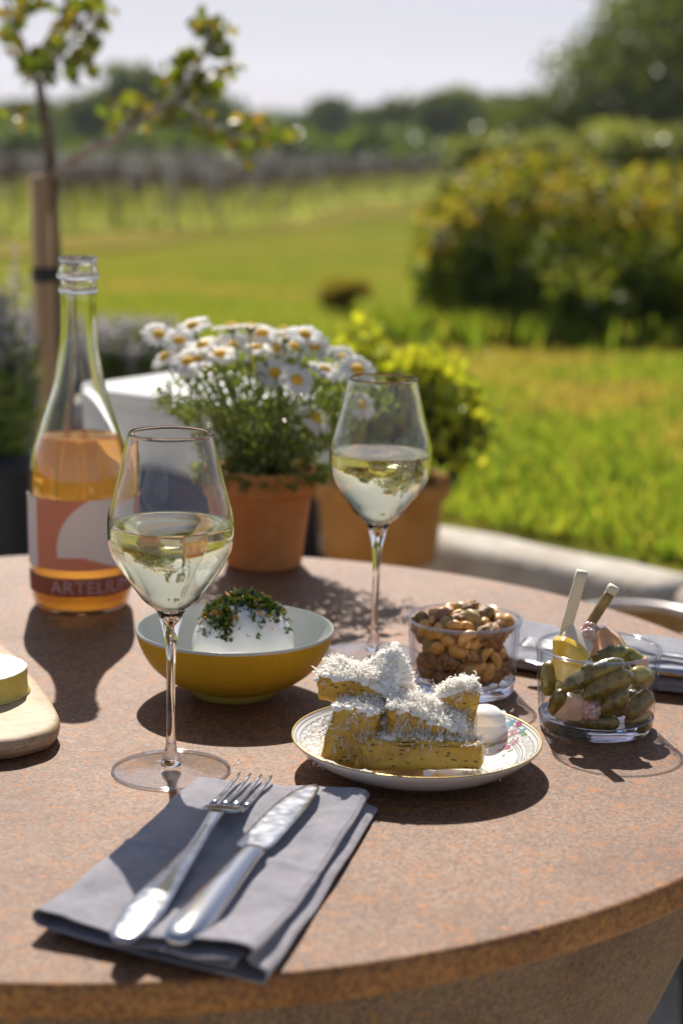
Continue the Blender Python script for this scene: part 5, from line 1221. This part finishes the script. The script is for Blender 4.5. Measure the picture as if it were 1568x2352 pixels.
for j in range(rings+1):
    for i in range(n_):
        a = 6.2832*i/n_; r = crx*.985*(1-j/rings)*(1 + jf(a, hch-.002)) + .00002; x, y = r*math.cos(a), r*math.sin(a)
        vs.append((x, y, hch - .002 + (0.0015 + .0022*mnoise.noise(Vector((x*150, y*150, 2))) + .001*mnoise.noise(Vector((x*500, y*500, 2))) if j else 0)))
mb.add(vs, [(j*n_+i, j*n_+(i+1) % n_, (j+1)*n_+(i+1) % n_, (j+1)*n_+i) for j in range(rings) for i in range(n_)])
mb.build('crumbly_top', mat('white_curd', (.76, .74, .60), (.84, .82, .72), scale=200, rough=.5, sss=.3, bmp=.6, bscale=400, bdist=.001), CH)

# ------------------------------------------------------------------ napkins
def napkin(name, label, corners, zt, mat_, sect, nl=90, wav=.0036, seed=0, flare=.9):
    """corners TL, TR, BR, BL (world xy of the top layer); sect: open cross-section (s, z) swept along the length"""
    TL, TR2, BR, BL = [np.array(c_) for c_ in corners]
    S_ = densify(sect, 7); S_ = np.array(S_); k = len(S_); c0 = (TL+TR2+BR+BL)/4
    root_xy = c0; mb = MB(); vs = []; uv = []
    arc = np.concatenate([[0], np.cumsum(np.linalg.norm(np.diff(S_*np.array([.11, 1]), axis=0), axis=1))])
    for i in range(nl+1):
        t = i/nl; L_ = TL + (BL-TL)*t; R_2 = TR2 + (BR-TR2)*t
        bow = .0035*math.sin(t*3.0+seed)
        for j, (s_, z) in enumerate(S_):
            p = L_ + (R_2-L_)*s_ ; layer = j/k
            zz = z*(zt/.010)*(1 + flare*max(0, t-.72)/.28*(.5+.5*math.sin(s_*5+seed+2))) 
            zz += .0012*math.exp(-((t-.5)/.012)**2)*(1 if z > .008 else 0) + wav*(mnoise.noise(Vector((p[0]*22, p[1]*22, seed + layer*2))) + .5*mnoise.noise(Vector((p[0]*70, p[1]*30, seed+layer*2))))*min(1, z/.004)
            endw = .0025*mnoise.noise(Vector((s_*3, layer*6, seed+t)))*(1 if i in (0, nl) else max(0, 1-min(t, 1-t)*12))
            dn = (BL-TL)/np.linalg.norm(BL-TL); q = p + dn*(endw + (layer-.5)*.010*(1 if t > .5 else -1)*abs(t-.5)*2) + (R_2-L_)/np.linalg.norm(R_2-L_)*bow*.6
            vs.append((q[0]-c0[0], q[1]-c0[1], max(zz, .0007))); uv.append((arc[j]*9, t*.25*9))
    fs = [(i*k+j, i*k+j+1, (i+1)*k+j+1, (i+1)*k+j) for i in range(nl) for j in range(k-1)]
    mb.add(vs, fs); o = mb.build(name, mat_)
    ul = o.data.uv_layers.new(name='UVMap')
    for lp in o.data.loops: ul.data[lp.index].uv = uv[lp.vertex_index]
    so = o.modifiers.new('thick', 'SOLIDIFY'); so.thickness = .0005; so.offset = 0
    o.location = (c0[0], c0[1], T + .0006); tag(o, label, 'napkin', 'folded grey napkins')
    return o
zN = .0105
cor = [at(px, py, T + zN)[:2] for px, py in ((440, 1782), (846, 1820), (590, 2228), (84, 2104))]
sect = [(.06, .0006), (.5, .0006), (.96, .0006), (1.03, .0010), (1.045, .0026), (1.03, .0040), (.985, .0048), (.965, .0062), (.985, .0072), (.992, .0086), (.975, .0098), (.94, .0102), (.7, .0100), (.4, .0098), (.06, .0098), (.012, .0088), (.0, .0066), (.015, .0048), (.07, .0042), (.4, .0044), (.7, .0050), (.88, .0052), (.925, .0060), (.915, .0072), (.87, .0074), (.6, .0068)]
NAP = napkin('napkin', 'folded slate grey linen napkin in front carrying the fork and knife', cor, zN, M['linen'], sect, seed=1)
cor2 = [at(px, py, T + .012)[:2] for px, py in ((1135, 1422), (1150, 1505), (1760, 1590), (1720, 1485))]
sect2 = [(.06, .0006), (.5, .0006), (.95, .0008), (1.0, .0040), (.96, .0080), (.5, .0090), (.05, .0085), (.0, .0068), (.05, .0050), (.5, .0045), (.9, .0040)]
NAP2 = napkin('napkin', 'folded grey linen napkin behind the jars at the right edge', cor2, .014, M['linen2'], sect2, seed=6, flare=0)

# ------------------------------------------------------------------ cutlery
def cutframe(p_end, p_tip, z0):
    a = np.array(at(*p_end, z0)); b_ = np.array(at(*p_tip, z0)); return Vector(a), Vector(b_)
def fork(label, pe, pt, z0, wf=1.0, flip=1):
    a, b_ = cutframe(pe, pt, z0); L_ = (b_-a).length; d = (b_-a)/L_; sd_ = d.cross(Vector((0, 0, 1))).normalized(); 
    root = empty('fork', tuple(a), label, 'fork', 'silver forks')
    def P(t, s_=0, z=0): return d*(t*L_) + sd_*s_ + Vector((0, 0, z))
    hz_ = lambda t: .0022 + .004*math.sin(math.pi*min(t/.55, 1))*.6 + .007*max(0, (t-.45)/.2)*(1 if t < .65 else max(0, 1-(t-.65)/.12)) 
    st_ = [(0, .003, .0010), (.02, .0075, .0016), (.06, .0100, .0020), (.14, .0112, .0021), (.24, .0095, .0020), (.36, .0068, .0019), (.48, .0046, .0019), (.58, .0038, .0020), (.64, .0042, .0019), (.665, .0060, .0017)]
    mb = MB(); mb.loft([P(t, 0, hz_(t)) for t, _, _ in st_], [w*wf for _, w, _ in st_], [h for _, _, h in st_], side=sd_, n=20, power=2.2); mb.build('handle', M['steel_worn'], root)
    hd = [(.662, .0058, .0015), (.675, .0098, .0014), (.69, .0118, .0013), (.72, .0124, .0012), (.75, .0124, .0012), (.765, .0124, .0011)]
    mb = MB(); mb.loft([P(t, 0, hz_(t)) for t, _, _ in hd], [w*wf for _, w, _ in hd], [h for _, _, h in hd], side=sd_, n=20, power=2.6); mb.build('head', M['steel_worn'], root)
    for k in range(4):
        s0 = (-1.5+k)*.0066*wf; mb = MB(); pts = []; ha = []; hb = []
        for i in range(9):
            u = i/8; t = .755 + u*.245; pts.append(P(t, s0*(1+.04*u), hz_(.765)*(1-u*.7) + .0015 - .0012*math.sin(u*math.pi))); ha.append((.0021 - .0011*u)*wf if u < 1 else .0004); hb.append(.0011 - .0004*u)
        mb.loft(pts, ha, hb, side=sd_, n=10); mb.build('tine', M['steel_worn'], root)
    return root
def knife(label, pe, pt, z0, wf=1.0):
    a, b_ = cutframe(pe, pt, z0); L_ = (b_-a).length; d = (b_-a)/L_; sd_ = d.cross(Vector((0, 0, 1))).normalized(); 
    root = empty('table_knife', tuple(a), label, 'knife', 'silver knives')
    def P(t, s_=0, z=0): return d*(t*L_) + sd_*s_ + Vector((0, 0, z))
    st_ = [(0, .003, .0015), (.012, .0075, .0035), (.05, .0103, .0048), (.12, .0108, .0054), (.22, .0098, .0054), (.34, .0082, .0050), (.44, .0070, .0046), (.50, .0064, .0042), (.515, .0070, .0040), (.53, .0070, .0030)]
    mb = MB(); mb.loft([P(t, 0, .0056) for t, _, _ in st_], [w*wf for _, w, _ in st_], [h for _, _, h in st_], side=sd_, n=20, power=2.3); mb.build('handle', M['steel'], root)
    bl_ = [(.529, .0060, .0016, 0), (.545, .0080, .0013, -.0004), (.556, .0104, .0011, -.0022), (.60, .0108, .001, -.002), (.72, .0108, .0009, -.0014), (.84, .0102, .0008, -.0006), (.93, .0082, .0007, .0006), (.98, .0052, .0006, .0022), (1.0, .002, .0005, .004)]
    mb = MB(); mb.loft([P(t, s_, .0056 - .001*t) for t, _, _, s_ in bl_], [w*wf for _, w, _, _ in bl_], [h for _, _, h, _ in bl_], side=sd_, n=16, power=2.2); mb.build('blade', M['steel_worn'], root)
    return root
fork('silver fork lying on the front napkin left of the knife', (278, 2175), (588, 1786), T + zN + .0016)
knife('silver table knife lying on the front napkin right of the fork', (402, 2190), (712, 1818), T + zN + .0012)
fork('silver fork lying across the back napkin behind the jars', (1790, 1545), (1195, 1480), T + .0145)
knife('silver table knife lying on the back napkin nearer the pickle jar', (1780, 1580), (1200, 1530), T + .0120)

# ------------------------------------------------------------------ air
hb = MB(); hb.box(-1600, 1600, -80, 2300, -6, 75)
hm, nt, N, L, b = newmat('haze'); N.remove(b)
pv_ = N.new('ShaderNodeVolumePrincipled'); pv_.inputs['Color'].default_value = (.88, .90, 1, 1); pv_.inputs['Density'].default_value = .00028; pv_.inputs['Anisotropy'].default_value = .3
L.new(pv_.outputs[0], N['Material Output'].inputs['Volume'])
tag(hb.build('haze', hm), 'thin bluish summer haze over the fields', kind='stuff')
